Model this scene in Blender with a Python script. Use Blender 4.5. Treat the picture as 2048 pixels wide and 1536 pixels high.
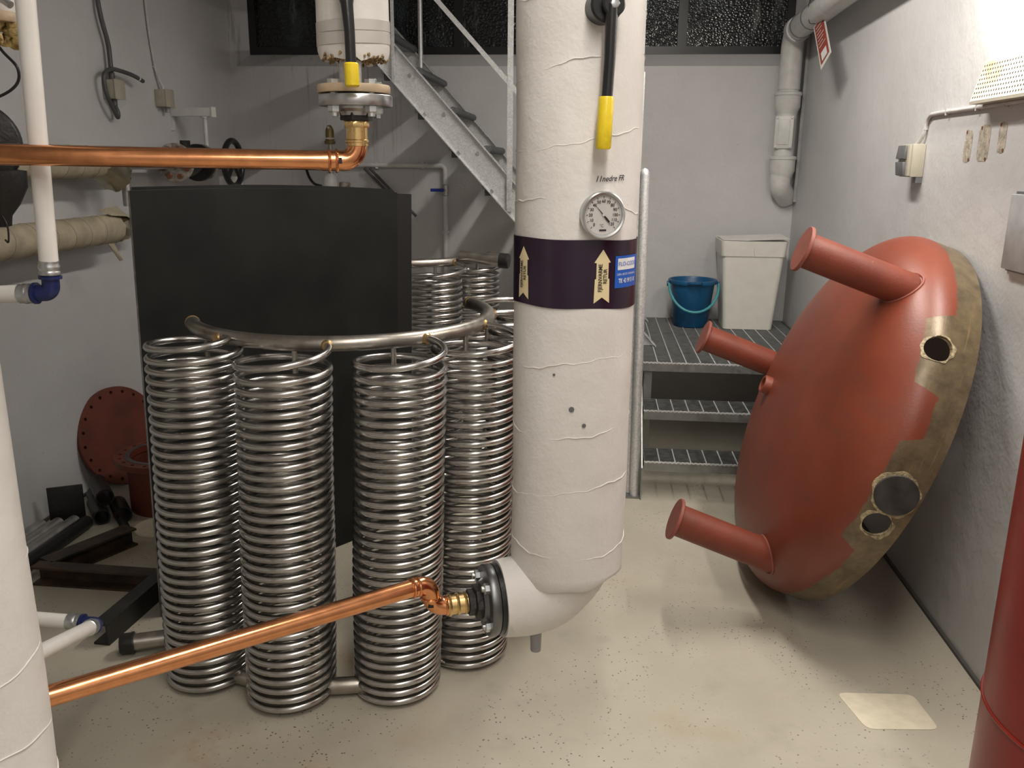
import bpy, bmesh, math, random
from mathutils import Vector, Matrix
random.seed(7)
SC = bpy.context.scene
for o in list(bpy.data.objects): bpy.data.objects.remove(o, do_unlink=True)
COL = SC.collection
PI = math.pi
V = Vector

# ------------------------------------------------------------------ camera
F_PX = 1720.0
PITCH, YAW, ROLL = math.radians(14.5), math.radians(5.4), math.radians(0.55)
f0 = V((-math.sin(YAW), math.cos(YAW), 0)); r0 = V((math.cos(YAW), math.sin(YAW), 0)); u0 = V((0, 0, 1))
fw = f0 * math.cos(PITCH) - u0 * math.sin(PITCH); up_ = u0 * math.cos(PITCH) + f0 * math.sin(PITCH)
rt = r0 * math.cos(ROLL) + up_ * math.sin(ROLL); up2 = up_ * math.cos(ROLL) - r0 * math.sin(ROLL)
cd = bpy.data.cameras.new('camera'); cam = bpy.data.objects.new('camera', cd); COL.objects.link(cam)
cd.sensor_width = 36.0; cd.lens = 36.0 * F_PX / 2048.0; cd.clip_start = 0.05
cam.matrix_world = Matrix(((rt.x, up2.x, -fw.x, 0), (rt.y, up2.y, -fw.y, 0), (rt.z, up2.z, -fw.z, 1.55), (0, 0, 0, 1)))
SC.camera = cam

# ------------------------------------------------------------------ world, lights, exposure
w = bpy.data.worlds.new('night'); SC.world = w; w.use_nodes = True
w.node_tree.nodes['Background'].inputs[0].default_value = (0.004, 0.005, 0.007, 1)
w.node_tree.nodes['Background'].inputs[1].default_value = 1.0
SC.view_settings.view_transform = 'Standard'; SC.view_settings.look = 'None'
SC.view_settings.gamma = 1.0; SC.view_settings.use_curve_mapping = False
SC.view_settings.exposure = 0.0
CEIL = 2.95
def area(name, loc, size, power, color, rot=(0, 0, 0)):
    l = bpy.data.lights.new(name, 'AREA'); l.shape = 'RECTANGLE'; l.size, l.size_y = size
    l.energy = power; l.color = color
    o = bpy.data.objects.new(name, l); COL.objects.link(o); o.location = loc; o.rotation_euler = rot
    return o
WARM = (1.0, 0.94, 0.862)
LAMPS = [((0.15, 0.85, 2.84), (0.12, 1.25), 26, 0.0),
         ((0.35, -0.75, 2.84), (0.12, 1.25), 30, 0.0),
         ((0.30, 3.45, 2.84), (0.12, 1.25), 40, 0.0),
         ((1.085, 2.45, 2.34), (0.10, 1.00), 25, -32.0)]
for (p, s, e, a) in LAMPS:
    area('ceiling_tube_light', (p[0], p[1], p[2] - (.035 if a else 0)), s, e, WARM, (0, math.radians(a), 0))

# ------------------------------------------------------------------ materials
def mat(name): 
    m = bpy.data.materials.new(name); m.use_nodes = True
    nt = m.node_tree; b = nt.nodes['Principled BSDF']
    return m, nt, b
def simple(name, col, rough=0.5, metal=0.0, var=0.12, scale=18.0, bump=0.0, bscale=120.0, coat=0.0, col2=None, detail=5.0):
    """colour with procedural mottling and fine relief"""
    m, nt, b = mat(name)
    tc = nt.nodes.new('ShaderNodeTexCoord')
    n = nt.nodes.new('ShaderNodeTexNoise'); n.inputs['Scale'].default_value = scale; n.inputs['Detail'].default_value = detail
    nt.links.new(tc.outputs['Object'], n.inputs['Vector'])
    r = nt.nodes.new('ShaderNodeValToRGB')
    c2 = col2 if col2 else tuple(min(1, c * (1 + var)) for c in col)
    c1 = col if col2 else tuple(c * (1 - var) for c in col)
    r.color_ramp.elements[0].position = 0.35; r.color_ramp.elements[1].position = 0.65
    r.color_ramp.elements[0].color = (*c1, 1); r.color_ramp.elements[1].color = (*c2, 1)
    nt.links.new(n.outputs['Fac'], r.inputs['Fac']); nt.links.new(r.outputs['Color'], b.inputs['Base Color'])
    b.inputs['Roughness'].default_value = rough; b.inputs['Metallic'].default_value = metal
    if coat: b.inputs['Coat Weight'].default_value = coat; b.inputs['Coat Roughness'].default_value = 0.15
    if bump:
        n2 = nt.nodes.new('ShaderNodeTexNoise'); n2.inputs['Scale'].default_value = bscale; n2.inputs['Detail'].default_value = 4
        nt.links.new(tc.outputs['Object'], n2.inputs['Vector'])
        bp = nt.nodes.new('ShaderNodeBump'); bp.inputs['Strength'].default_value = bump; bp.inputs['Distance'].default_value = 0.01
        nt.links.new(n2.outputs['Fac'], bp.inputs['Height']); nt.links.new(bp.outputs['Normal'], b.inputs['Normal'])
    return m
def mixc(nt, fac, a, b_):
    n = nt.nodes.new('ShaderNodeMix'); n.data_type = 'RGBA'
    for s, x in ((n.inputs[0], fac), (n.inputs[6], a), (n.inputs[7], b_)):
        if hasattr(x, 'is_linked'): nt.links.new(x, s)
        elif isinstance(x, tuple): s.default_value = (*x[:3], 1)
        else: s.default_value = x
    return n.outputs[2]
def math_(nt, op, a, b_=None, clamp=False):
    n = nt.nodes.new('ShaderNodeMath'); n.operation = op; n.use_clamp = clamp
    for i, x in enumerate((a, b_)):
        if x is None: continue
        if hasattr(x, 'is_linked'): nt.links.new(x, n.inputs[i])
        else: n.inputs[i].default_value = x
    return n.outputs[0]
def noise(nt, vec, scale, detail=4, rough=0.5, sc=None):
    n = nt.nodes.new('ShaderNodeTexNoise'); n.inputs['Scale'].default_value = scale; n.inputs['Detail'].default_value = detail
    n.inputs['Roughness'].default_value = rough
    if sc:
        mp = nt.nodes.new('ShaderNodeMapping'); mp.inputs['Scale'].default_value = sc; nt.links.new(vec, mp.inputs['Vector']); vec = mp.outputs[0]
    nt.links.new(vec, n.inputs['Vector']); return n.outputs['Fac']
def ramp(nt, fac, p0, p1, v0=0.0, v1=1.0):
    n = nt.nodes.new('ShaderNodeMapRange'); n.inputs[1].default_value = p0; n.inputs[2].default_value = p1
    n.inputs[3].default_value = v0; n.inputs[4].default_value = v1; n.clamp = True
    nt.links.new(fac, n.inputs[0]); return n.outputs[0]
def bump(nt, b, h, strength, dist=0.01):
    bp = nt.nodes.new('ShaderNodeBump'); bp.inputs['Strength'].default_value = strength; bp.inputs['Distance'].default_value = dist
    nt.links.new(h, bp.inputs['Height']); nt.links.new(bp.outputs['Normal'], b.inputs['Normal'])

def wall_mat(name, drips=False, tint=(0.56, 0.555, 0.555)):
    m, nt, b = mat(name); tc = nt.nodes.new('ShaderNodeTexCoord'); o = tc.outputs['Object']
    n1 = noise(nt, o, 2.2, 6, 0.6); c = mixc(nt, ramp(nt, n1, 0.3, 0.7), tuple(t * 0.93 for t in tint), tuple(t * 1.05 for t in tint))
    sp = noise(nt, o, 45, 2); c = mixc(nt, ramp(nt, sp, 0.74, 0.78, 0, 0.6), c, tuple(t * 0.6 for t in tint))
    if drips:
        d = noise(nt, o, 9.0, 5, 0.7, (2.6, 1, 0.16)); sx = nt.nodes.new('ShaderNodeSeparateXYZ'); nt.links.new(o, sx.inputs[0])
        m1 = math_(nt, 'MULTIPLY', ramp(nt, sx.outputs[2], 1.25, 1.75), ramp(nt, sx.outputs[0], -0.9, -1.35))
        c = mixc(nt, math_(nt, 'MULTIPLY', ramp(nt, d, 0.57, 0.66, 0, 0.5), m1), c, (0.20, 0.185, 0.17))
    nt.links.new(c, b.inputs['Base Color']); b.inputs['Roughness'].default_value = 0.42
    h = math_(nt, 'ADD', noise(nt, o, 14, 3), math_(nt, 'MULTIPLY', noise(nt, o, 70, 3), 0.35))
    bump(nt, b, h, 0.22, 0.012)
    return m
M = {}
M['wall'] = wall_mat('painted_concrete'); M['wall_b'] = wall_mat('painted_concrete_drips', True)
def floor_mat():
    m, nt, b = mat('floor_paint'); tc = nt.nodes.new('ShaderNodeTexCoord'); o = tc.outputs['Object']
    c = mixc(nt, ramp(nt, noise(nt, o, 1.6, 6, 0.6), 0.3, 0.7), (0.39, 0.358, 0.285), (0.49, 0.453, 0.37))
    rust = math_(nt, 'MULTIPLY', ramp(nt, noise(nt, o, 2.6, 3), 0.60, 0.72, 0, 0.8), ramp(nt, noise(nt, o, 9, 5, 0.7), 0.4, 0.7))
    c = mixc(nt, math_(nt, 'MULTIPLY', rust, 0.5), c, (0.40, 0.24, 0.11))
    for px_, py_, rr_, k_ in ((-1.02, 1.93, .16, .6), (-.70, 1.86, .10, .45), (-.70, 2.40, .14, .8), (-.45, 2.02, .10, .3), (-1.9, 3.05, .2, .6)):
        vd = nt.nodes.new('ShaderNodeVectorMath'); vd.operation = 'DISTANCE'; nt.links.new(o, vd.inputs[0]); vd.inputs[1].default_value = (px_, py_, 0)
        f_ = math_(nt, 'MULTIPLY', ramp(nt, vd.outputs['Value'], rr_, rr_ * .2, 0, k_), ramp(nt, noise(nt, o, 13, 6, 0.75), 0.38, 0.66))
        c = mixc(nt, f_, c, (0.36, 0.22, 0.10))
    sm = ramp(nt, noise(nt, o, 6, 5, 0.65), 0.58, 0.75, 0, 0.35); c = mixc(nt, sm, c, (0.26, 0.25, 0.22))
    vo = nt.nodes.new('ShaderNodeTexVoronoi'); vo.inputs['Scale'].default_value = 60; nt.links.new(o, vo.inputs['Vector'])
    spk = math_(nt, 'MULTIPLY', ramp(nt, vo.outputs['Distance'], 0.19, 0.12), ramp(nt, noise(nt, o, 3.2, 5, 0.65), 0.44, 0.58))
    c = mixc(nt, spk, c, (0.10, 0.08, 0.06))
    nt.links.new(c, b.inputs['Base Color'])
    nt.links.new(ramp(nt, noise(nt, o, 5, 4), 0.3, 0.7, 0.28, 0.5), b.inputs['Roughness'])
    bump(nt, b, noise(nt, o, 60, 4), 0.12, 0.006)
    return m
M['floor'] = floor_mat()
M['patch'] = simple('pale_floor_patch', (0.68, 0.62, 0.48), 0.45, var=0.06, scale=25, bump=0.1)
def plaster_wrap():
    m, nt, b = mat('white_pipe_wrap'); tc = nt.nodes.new('ShaderNodeTexCoord'); o = tc.outputs['Object']
    c = mixc(nt, ramp(nt, noise(nt, o, 5, 6, 0.6), 0.3, 0.7), (0.66, 0.635, 0.60), (0.77, 0.745, 0.715))
    c = mixc(nt, ramp(nt, noise(nt, o, 22, 4, 0.7), 0.70, 0.76, 0, 0.5), c, (0.36, 0.33, 0.30))
    nt.links.new(c, b.inputs['Base Color']); b.inputs['Roughness'].default_value = 0.55
    h = math_(nt, 'ADD', noise(nt, o, 13, 5, 0.6), math_(nt, 'MULTIPLY', noise(nt, o, 110, 3), 0.2))
    bump(nt, b, h, 0.4, 0.008)
    return m
M['wrap'] = plaster_wrap()
def steel(name, col, rough, sc=(1, 1, 1), blot=0.0):
    m, nt, b = mat(name); tc = nt.nodes.new('ShaderNodeTexCoord'); o = tc.outputs['Object']
    n = noise(nt, o, 30, 5, 0.6, sc)
    c = mixc(nt, ramp(nt, n, 0.3, 0.7), tuple(x * 0.85 for x in col), tuple(min(1, x * 1.1) for x in col))
    if blot: c = mixc(nt, ramp(nt, noise(nt, o, 9, 4), 0.55, 0.75, 0, blot), c, (0.16, 0.13, 0.09))
    nt.links.new(c, b.inputs['Base Color']); b.inputs['Metallic'].default_value = 1.0
    nt.links.new(ramp(nt, n, 0.2, 0.8, rough * 0.8, rough * 1.25), b.inputs['Roughness'])
    return m
M['inox'] = steel('stainless_tube', (0.53, 0.515, 0.495), 0.23, (.25, .25, .25))
M['inox_header'] = steel('stainless_header', (0.42, 0.39, 0.35), 0.34, blot=0.5)
M['weld'] = steel('weld_bead', (0.45, 0.32, 0.16), 0.4)
M['steel'] = steel('machined_flange', (0.50, 0.50, 0.50), 0.32)
M['steel_dark'] = steel('dark_flange', (0.19, 0.195, 0.20), 0.38)
M['zinc'] = steel('zinc_bolt', (0.62, 0.64, 0.65), 0.35)
M['copper'] = steel('copper', (0.84, 0.37, 0.17), 0.19)
M['brass'] = steel('brass', (0.78, 0.55, 0.25), 0.27)
M['brass_old'] = steel('old_brass', (0.30, 0.23, 0.11), 0.45)
def galv():
    m, nt, b = mat('galvanised_steel'); tc = nt.nodes.new('ShaderNodeTexCoord'); o = tc.outputs['Object']
    vo = nt.nodes.new('ShaderNodeTexVoronoi'); vo.inputs['Scale'].default_value = 170; nt.links.new(o, vo.inputs['Vector'])
    bw = nt.nodes.new('ShaderNodeRGBToBW'); nt.links.new(vo.outputs['Color'], bw.inputs[0])
    c = mixc(nt, ramp(nt, bw.outputs[0], 0.2, 0.8), (0.60, 0.61, 0.61), (0.76, 0.77, 0.77))
    c = mixc(nt, ramp(nt, noise(nt, o, 6, 7, 0.75), 0.56, 0.75, 0, 0.6), c, (0.14, 0.14, 0.135))
    nt.links.new(c, b.inputs['Base Color']); b.inputs['Metallic'].default_value = 0.55
    nt.links.new(ramp(nt, bw.outputs[0], 0, 1, 0.34, 0.55), b.inputs['Roughness'])
    return m
M['galv'] = galv()
M['galv_dark'] = steel('grating_steel', (0.34, 0.35, 0.34), 0.5, blot=0.5)
M['tread'] = simple('dark_tread', (0.10, 0.105, 0.11), 0.5, 0.3, bump=0.2)
M['black_plate'] = simple('black_mill_scale', (0.010, 0.0105, 0.010), 0.5, 0.0, scale=5, bump=0.05, bscale=60, col2=(0.017, 0.0175, 0.016), detail=8)
M['black_plate'].node_tree.nodes['Principled BSDF'].inputs['Specular IOR Level'].default_value = 0.2
M['black_plate_shaded'] = simple('shaded_black_steel', (0.004, 0.004, 0.004), 0.6)  # black plate copy with the rear plate's shade put into its colour
M['plate_edge'] = simple('plate_cut_edge', (0.30, 0.29, 0.27), 0.45, 0.6, var=0.3, scale=30)
M['black_plastic'] = simple('black_plastic', (0.012, 0.012, 0.013), 0.32, bump=0.05)
M['black_iron'] = simple('black_iron', (0.018, 0.017, 0.016), 0.42, 0.2, bump=0.2, bscale=80)
M['rusty'] = simple('rusted_black_beam', (0.02, 0.018, 0.016), 0.5, 0.2, scale=12, col2=(0.075, 0.042, 0.022), bump=0.2, bscale=80)
M['yellow'] = simple('yellow_grip', (0.78, 0.58, 0.02), 0.38, var=0.1, scale=30, bump=0.1)
M['white_plastic'] = simple('white_plastic', (0.78, 0.76, 0.72), 0.28, var=0.03)
M['white_paint'] = simple('white_paint', (0.62, 0.615, 0.60), 0.4, var=0.06, scale=20, bump=0.1)
M['bin'] = simple('bin_plastic', (0.72, 0.70, 0.64), 0.35, var=0.03)
M['grey_tape'] = simple('grey_tape', (0.52, 0.49, 0.46), 0.35, var=0.05)
M['blue_fit'] = simple('dark_blue_fitting', (0.012, 0.02, 0.10), 0.3, var=0.2)
M['blue'] = simple('blue_bucket', (0.008, 0.085, 0.20), 0.38, var=0.12, scale=8)
M['teal'] = simple('teal_handle', (0.06, 0.30, 0.34), 0.35)
M['blue_lever'] = simple('blue_lever', (0.01, 0.03, 0.30), 0.4)
M['red_gloss'] = simple('red_vessel', (0.20, 0.014, 0.008), 0.33, var=0.12, scale=5, bump=0.06, bscale=30)
M['primer'] = simple('red_primer', (0.180, 0.036, 0.0175), 0.5, var=0.12, scale=9, bump=0.08, bscale=120)
M['primer_dark'] = simple('dark_red_primer', (0.125, 0.028, 0.015), 0.55, var=0.18, scale=9, bump=0.1)  # darker red primer tone for the blind flange and drum
M['primer_face'] = simple('primer_cap', (0.25, 0.072, 0.05), 0.55, var=0.1, scale=20)
M['cream'] = simple('cream_pipe_wrap', (0.40, 0.345, 0.25), 0.6, var=0.15, scale=14, bump=0.3, bscale=40)
M['cream_line'] = simple('wrap_joint', (0.24, 0.20, 0.13), 0.7)
M['foil'] = steel('crumpled_foil', (0.48, 0.44, 0.34), 0.3)
M['wool'] = simple('mineral_wool', (0.30, 0.20, 0.07), 0.9, scale=60, col2=(0.60, 0.47, 0.20), bump=0.8, bscale=70)
M['wool_brown'] = simple('torn_wool', (0.14, 0.085, 0.035), 0.9, scale=60, col2=(0.42, 0.32, 0.17), bump=0.8, bscale=80)
M['gasket_wood'] = simple('beige_flange', (0.52, 0.40, 0.27), 0.5, scale=25, var=0.15)
M['purple'] = simple('purple_tape', (0.021, 0.009, 0.024), 0.27, var=0.2, scale=10)
M['label_cream'] = simple('cream_label', (0.75, 0.64, 0.38), 0.4, var=0.05)
M['sticker_blue'] = simple('blue_sticker', (0.01, 0.10, 0.50), 0.35, var=0.05)
M['ink'] = simple('black_ink', (0.012, 0.010, 0.012), 0.6)
M['white_ink'] = simple('white_ink', (0.75, 0.75, 0.75), 0.5)
M['dial'] = simple('dial_face', (0.56, 0.54, 0.52), 0.35, var=0.02)
M['grey_cable'] = simple('dark_grey_cable', (0.075, 0.075, 0.078), 0.45)
M['light_cable'] = simple('painted_cable', (0.50, 0.485, 0.47), 0.45)
M['jbox'] = simple('junction_box_plastic', (0.40, 0.375, 0.30), 0.42, var=0.05)
M['switch_grey'] = simple('grey_rocker', (0.13, 0.13, 0.135), 0.4)
M['panel_grey'] = simple('grey_panel', (0.30, 0.30, 0.30), 0.4)
M['tag_red'] = simple('red_tag', (0.36, 0.07, 0.045), 0.4, var=0.06)
M['joint'] = simple('dark_joint', (0.075, 0.07, 0.06), 0.7, bump=0.3)
M['rust'] = simple('rusty_bolt', (0.17, 0.06, 0.025), 0.7, bump=0.4)
M['old_white'] = simple('flaked_white_iron', (0.45, 0.42, 0.37), 0.5, scale=30, col2=(0.13, 0.10, 0.08), bump=0.3)
M['dull_pipe'] = steel('dull_grey_pipe', (0.50, 0.49, 0.47), 0.5)
M['frame_black'] = simple('black_window_frame', (0.008, 0.008, 0.009), 0.35)
M['brown_bare'] = simple('bare_brown_steel', (0.14, 0.10, 0.055), 0.42, 0.5, scale=20, var=0.35)
M['residue'] = simple('weld_residue', (0.33, 0.27, 0.16), 0.6, scale=70, var=0.4, bump=0.6)
M['dark_disc'] = simple('scorched_disc', (0.035, 0.033, 0.032), 0.45, var=0.4, scale=20)
M['wall_scar'] = simple('wall_scar', (0.40, 0.36, 0.29), 0.6, scale=40, var=0.3, bump=0.3)
M['hose'] = simple('grey_hose', (0.22, 0.22, 0.22), 0.4)
M['lamp_housing'] = simple('lamp_housing', (0.7, 0.7, 0.7), 0.4, var=0.02)
def glass_mat():
    m, nt, b = mat('dark_pebbled_glass'); tc = nt.nodes.new('ShaderNodeTexCoord'); o = tc.outputs['Object']
    c = mixc(nt, ramp(nt, noise(nt, o, 2.6, 5, 0.65, (1, 1, 0.5)), 0.50, 0.72), (0.006, 0.007, 0.008), (0.05, 0.075, 0.078))
    c = mixc(nt, ramp(nt, noise(nt, o, 5, 6, 0.7, (1.6, 1, 0.35)), 0.58, 0.70, 0, 0.7), c, (0.20, 0.20, 0.195))
    vo = nt.nodes.new('ShaderNodeTexVoronoi'); vo.inputs['Scale'].default_value = 70; nt.links.new(o, vo.inputs['Vector'])
    nt.links.new(c, b.inputs['Base Color']); b.inputs['Roughness'].default_value = 0.16
    bump(nt, b, vo.outputs['Distance'], 0.5, 0.006)
    return m
M['glass'] = glass_mat()
def dish_mat():
    m, nt, b = mat('dish_primer_and_bare_rim'); tc = nt.nodes.new('ShaderNodeTexCoord'); o = tc.outputs['Object']
    sx = nt.nodes.new('ShaderNodeSeparateXYZ'); nt.links.new(o, sx.inputs[0]); x, y, z = sx.outputs
    ang = math_(nt, 'ARCTAN2', y, x)
    nz = noise(nt, o, 11, 4, 0.6)
    lim = math_(nt, 'ADD', 0.066, math_(nt, 'MULTIPLY', nz, 0.03))
    def patch(a0, a1, extra):
        p = math_(nt, 'MULTIPLY', ramp(nt, ang, math.radians(a0) - 0.02, math.radians(a0) + 0.02), ramp(nt, ang, math.radians(a1) + 0.02, math.radians(a1) - 0.02))
        return math_(nt, 'MULTIPLY', p, extra)
    lim = math_(nt, 'ADD', lim, patch(-67, -46, 0.075)); lim = math_(nt, 'ADD', lim, patch(-112, -80, 0.055))
    bare = ramp(nt, math_(nt, 'SUBTRACT', lim, z), -0.003, 0.003)
    red = mixc(nt, ramp(nt, noise(nt, o, 5, 5), 0.3, 0.7), (0.160, 0.033, 0.0155), (0.205, 0.045, 0.0215))
    smear = math_(nt, 'MULTIPLY', ramp(nt, noise(nt, o, 3.0, 4, 0.6, (2.4, 0.8, 1)), 0.56, 0.74, 0, 0.55), 1.0)
    red = mixc(nt, smear, red, (0.12, 0.045, 0.035))
    br = mixc(nt, ramp(nt, noise(nt, o, 16, 6, 0.7), 0.3, 0.7), (0.085, 0.062, 0.036), (0.20, 0.15, 0.085))
    streak = ramp(nt, noise(nt, o, 14, 4, 0.6, (0.25, 0.25, 4)), 0.62, 0.72, 0, 0.5); br = mixc(nt, streak, br, (0.36, 0.24, 0.09))
    nt.links.new(mixc(nt, bare, red, br), b.inputs['Base Color'])
    nt.links.new(ramp(nt, bare, 0, 1, 0.42, 0.36), b.inputs['Roughness']); nt.links.new(ramp(nt, bare, 0, 1, 0, 0.25), b.inputs['Metallic'])
    bump(nt, b, noise(nt, o, 130, 3), 0.08, 0.004)
    return m
M['dish'] = dish_mat()
def perf_mat():
    m, nt, b = mat('perforated_white_metal'); tc = nt.nodes.new('ShaderNodeTexCoord'); o = tc.outputs['Object']
    c = mixc(nt, ramp(nt, noise(nt, o, 7, 5), 0.45, 0.7), (0.70, 0.66, 0.56), (0.48, 0.38, 0.24))
    nt.links.new(c, b.inputs['Base Color']); b.inputs['Roughness'].default_value = 0.4
    return m
M['perf'] = perf_mat()

# ------------------------------------------------------------------ mesh helpers
def basis(w):
    w = V(w).normalized()
    a = V((0, 0, 1)) if abs(w.z) < 0.9 else V((1, 0, 0))
    u = a.cross(w).normalized(); v = w.cross(u)
    return u, v, w
class MB:
    def __init__(s): s.v = []; s.f = []
    def add(s, vs, fs):
        k = len(s.v); s.v += [V(p) for p in vs]; s.f += [tuple(i + k for i in f) for f in fs]; return s
    def tube(s, pts, r, n=14, cap=True, closed=False, sec=None):
        pts = [V(p) for p in pts]; N = len(pts)
        rs = r if isinstance(r, (list, tuple)) else [r] * N
        T = []
        for i in range(N):
            if closed: t = pts[(i + 1) % N] - pts[i - 1]
            elif i == 0: t = pts[1] - pts[0]
            elif i == N - 1: t = pts[-1] - pts[-2]
            else: t = (pts[i] - pts[i - 1]).normalized() + (pts[i + 1] - pts[i]).normalized()
            T.append(t.normalized())
        u, v, _ = basis(T[0]); vs = []
        for i in range(N):
            t = T[i]; u = (u - t * u.dot(t)).normalized(); v = t.cross(u)
            for k in range(n):
                a = 2 * PI * k / n; vs.append(pts[i] + (u * math.cos(a) + v * math.sin(a)) * rs[i])
        fs = []
        for i in range(N if closed else N - 1):
            j = (i + 1) % N
            for k in range(n):
                l = (k + 1) % n; fs.append((i * n + k, i * n + l, j * n + l, j * n + k))
        if cap and not closed: fs.append(tuple(range(n - 1, -1, -1))); fs.append(tuple((N - 1) * n + k for k in range(n)))
        return s.add(vs, fs)
    def lathe(s, o, ax, prof, n=32, closed=False, arc=None):
        """prof: (radius, height along axis)"""
        o = V(o); u, v, w_ = basis(ax); vs = []; fs = []; idx = []
        for (r, h) in prof:
            if r < 1e-6: idx.append([len(vs)]); vs.append(o + w_ * h)
            else:
                idx.append(list(range(len(vs), len(vs) + n)))
                for k in range(n):
                    a = 2 * PI * k / n; vs.append(o + w_ * h + (u * math.cos(a) + v * math.sin(a)) * r)
        L = len(prof)
        for i in range(L if closed else L - 1):
            A, B = idx[i], idx[(i + 1) % L]
            for k in range(n):
                l = (k + 1) % n
                if len(A) == 1 and len(B) == 1: break
                if len(A) == 1: fs.append((A[0], B[l], B[k]))
                elif len(B) == 1: fs.append((A[k], A[l], B[0]))
                else: fs.append((A[k], A[l], B[l], B[k]))
        return s.add(vs, fs)
    def disc(s, o, ax, r, h, n=32, bev=0.0):
        b = bev
        pr = [(0, 0), (r - b, 0), (r, b), (r, h - b), (r - b, h), (0, h)] if b else [(0, 0), (r, 0), (r, h), (0, h)]
        return s.lathe(o, ax, pr, n)
    def ring(s, o, ax, ri, ro, h, n=40):
        return s.lathe(o, ax, [(ri, 0), (ro, 0), (ro, h), (ri, h)], n, closed=True)
    def hexa(s, o, ax, r, h): return s.lathe(o, ax, [(0, 0), (r, 0), (r, h * 0.85), (r * 0.86, h), (0, h)], 6)
    def box(s, c, size, R=None, bev=0.0):
        hx, hy, hz = [q / 2 for q in size]; c = V(c); R = R or Matrix.Identity(3)
        if not bev:
            vs = [c + R @ V((x * hx, y * hy, z * hz)) for x in (-1, 1) for y in (-1, 1) for z in (-1, 1)]
            fs = [(0, 1, 3, 2), (4, 6, 7, 5), (0, 4, 5, 1), (2, 3, 7, 6), (0, 2, 6, 4), (1, 5, 7, 3)]
            return s.add(vs, fs)
        bm = bmesh.new(); bmesh.ops.create_cube(bm, size=1.0)
        for v in bm.verts: v.co = V((v.co.x * size[0], v.co.y * size[1], v.co.z * size[2]))
        bmesh.ops.bevel(bm, geom=list(bm.edges), offset=bev, segments=2, affect='EDGES', profile=0.5)
        bm.verts.index_update()
        vs = [c + R @ v.co for v in bm.verts]; fs = [tuple(v.index for v in f.verts) for f in bm.faces]; bm.free()
        return s.add(vs, fs)
    def prism(s, poly, d):
        """closed polygon of 3-D points extruded by vector d"""
        n = len(poly); d = V(d); vs = [V(p) for p in poly] + [V(p) + d for p in poly]
        fs = [tuple(range(n - 1, -1, -1)), tuple(range(n, 2 * n))] + [(i, (i + 1) % n, n + (i + 1) % n, n + i) for i in range(n)]
        return s.add(vs, fs)
    def build(s, name, m, parent=None, origin=None, smooth=True, angle=38):
        off = V((0, 0, 0))
        if parent is not None: off = ROOTLOC[parent.name]
        elif origin is not None: off = V(origin)
        me = bpy.data.meshes.new(name); me.from_pydata([p - off for p in s.v], [], s.f)
        bm = bmesh.new(); bm.from_mesh(me); bmesh.ops.recalc_face_normals(bm, faces=bm.faces); bm.to_mesh(me); bm.free()
        if smooth:
            me.shade_smooth(); me.set_sharp_from_angle(angle=math.radians(angle))
        me.materials.append(M[m] if isinstance(m, str) else m)
        o = bpy.data.objects.new(name, me); COL.objects.link(o)
        if parent is not None: o.parent = parent; ROOTLOC[o.name] = off
        else: o.location = off; ROOTLOC[o.name] = off
        return o
ROOTLOC = {}
def thing(name, label, cat, loc, group=None):
    o = bpy.data.objects.new(name, None); COL.objects.link(o); o.location = loc; o.empty_display_size = 0.05
    ROOTLOC[o.name] = V(loc); return tag(o, label, cat, group)
def tag(o, label, cat, group=None):
    o['label'] = label; o['category'] = cat
    if group: o['group'] = group
    return o
def struct(o, label=None):
    o['kind'] = 'structure'
    if label: o['label'] = label
    return o
def rounded(pts, rad, seg=8):
    """polyline with its inner corners rounded"""
    pts = [V(p) for p in pts]; out = [pts[0]]
    for i in range(1, len(pts) - 1):
        r = rad[i - 1] if isinstance(rad, (list, tuple)) else rad
        a = (pts[i - 1] - pts[i]).normalized(); b = (pts[i + 1] - pts[i]).normalized()
        th = a.angle(b); d = r / math.tan(th / 2); c = pts[i] + (a + b).normalized() * (r / math.sin(th / 2))
        p0 = pts[i] + a * d; p1 = pts[i] + b * d; e0 = p0 - c; e1 = p1 - c; om = e0.angle(e1)
        for k in range(seg + 1):
            t = k / seg; out.append(c + (e0 * math.sin((1 - t) * om) + e1 * math.sin(t * om)) / math.sin(om))
    out.append(pts[-1]); return out
def spline(pts, seg=8):
    """Catmull-Rom through the points"""
    P = [V(p) for p in pts]; P = [P[0] * 2 - P[1]] + P + [P[-1] * 2 - P[-2]]; out = []
    for i in range(1, len(P) - 2):
        for k in range(seg):
            t = k / seg; a, b, c, d = P[i - 1:i + 3]
            out.append(0.5 * (2 * b + (c - a) * t + (2 * a - 5 * b + 4 * c - d) * t * t + (3 * b - a - 3 * c + d) * t ** 3))
    out.append(P[-2]); return out
def text_mesh(body, size, fn, name, m, parent, shear=0.0, align='CENTER', bold=0.0, space=1.0):
    cu = bpy.data.curves.new('t', 'FONT'); cu.body = body; cu.size = size; cu.align_x = align; cu.align_y = 'CENTER'
    cu.shear = shear; cu.offset = bold; cu.resolution_u = 3; cu.space_character = space
    o = bpy.data.objects.new('t', cu); COL.objects.link(o)
    bpy.context.view_layer.update()
    me = bpy.data.meshes.new_from_object(o.evaluated_get(bpy.context.evaluated_depsgraph_get()))
    vs = [fn(v.co.x, v.co.y) for v in me.vertices]; fs = [tuple(p.vertices) for p in me.polygons]
    bpy.data.objects.remove(o, do_unlink=True); bpy.data.curves.remove(cu); bpy.data.meshes.remove(me)
    mb = MB(); mb.add(vs, fs)
    return mb.build(name, m, parent, smooth=False)
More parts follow.
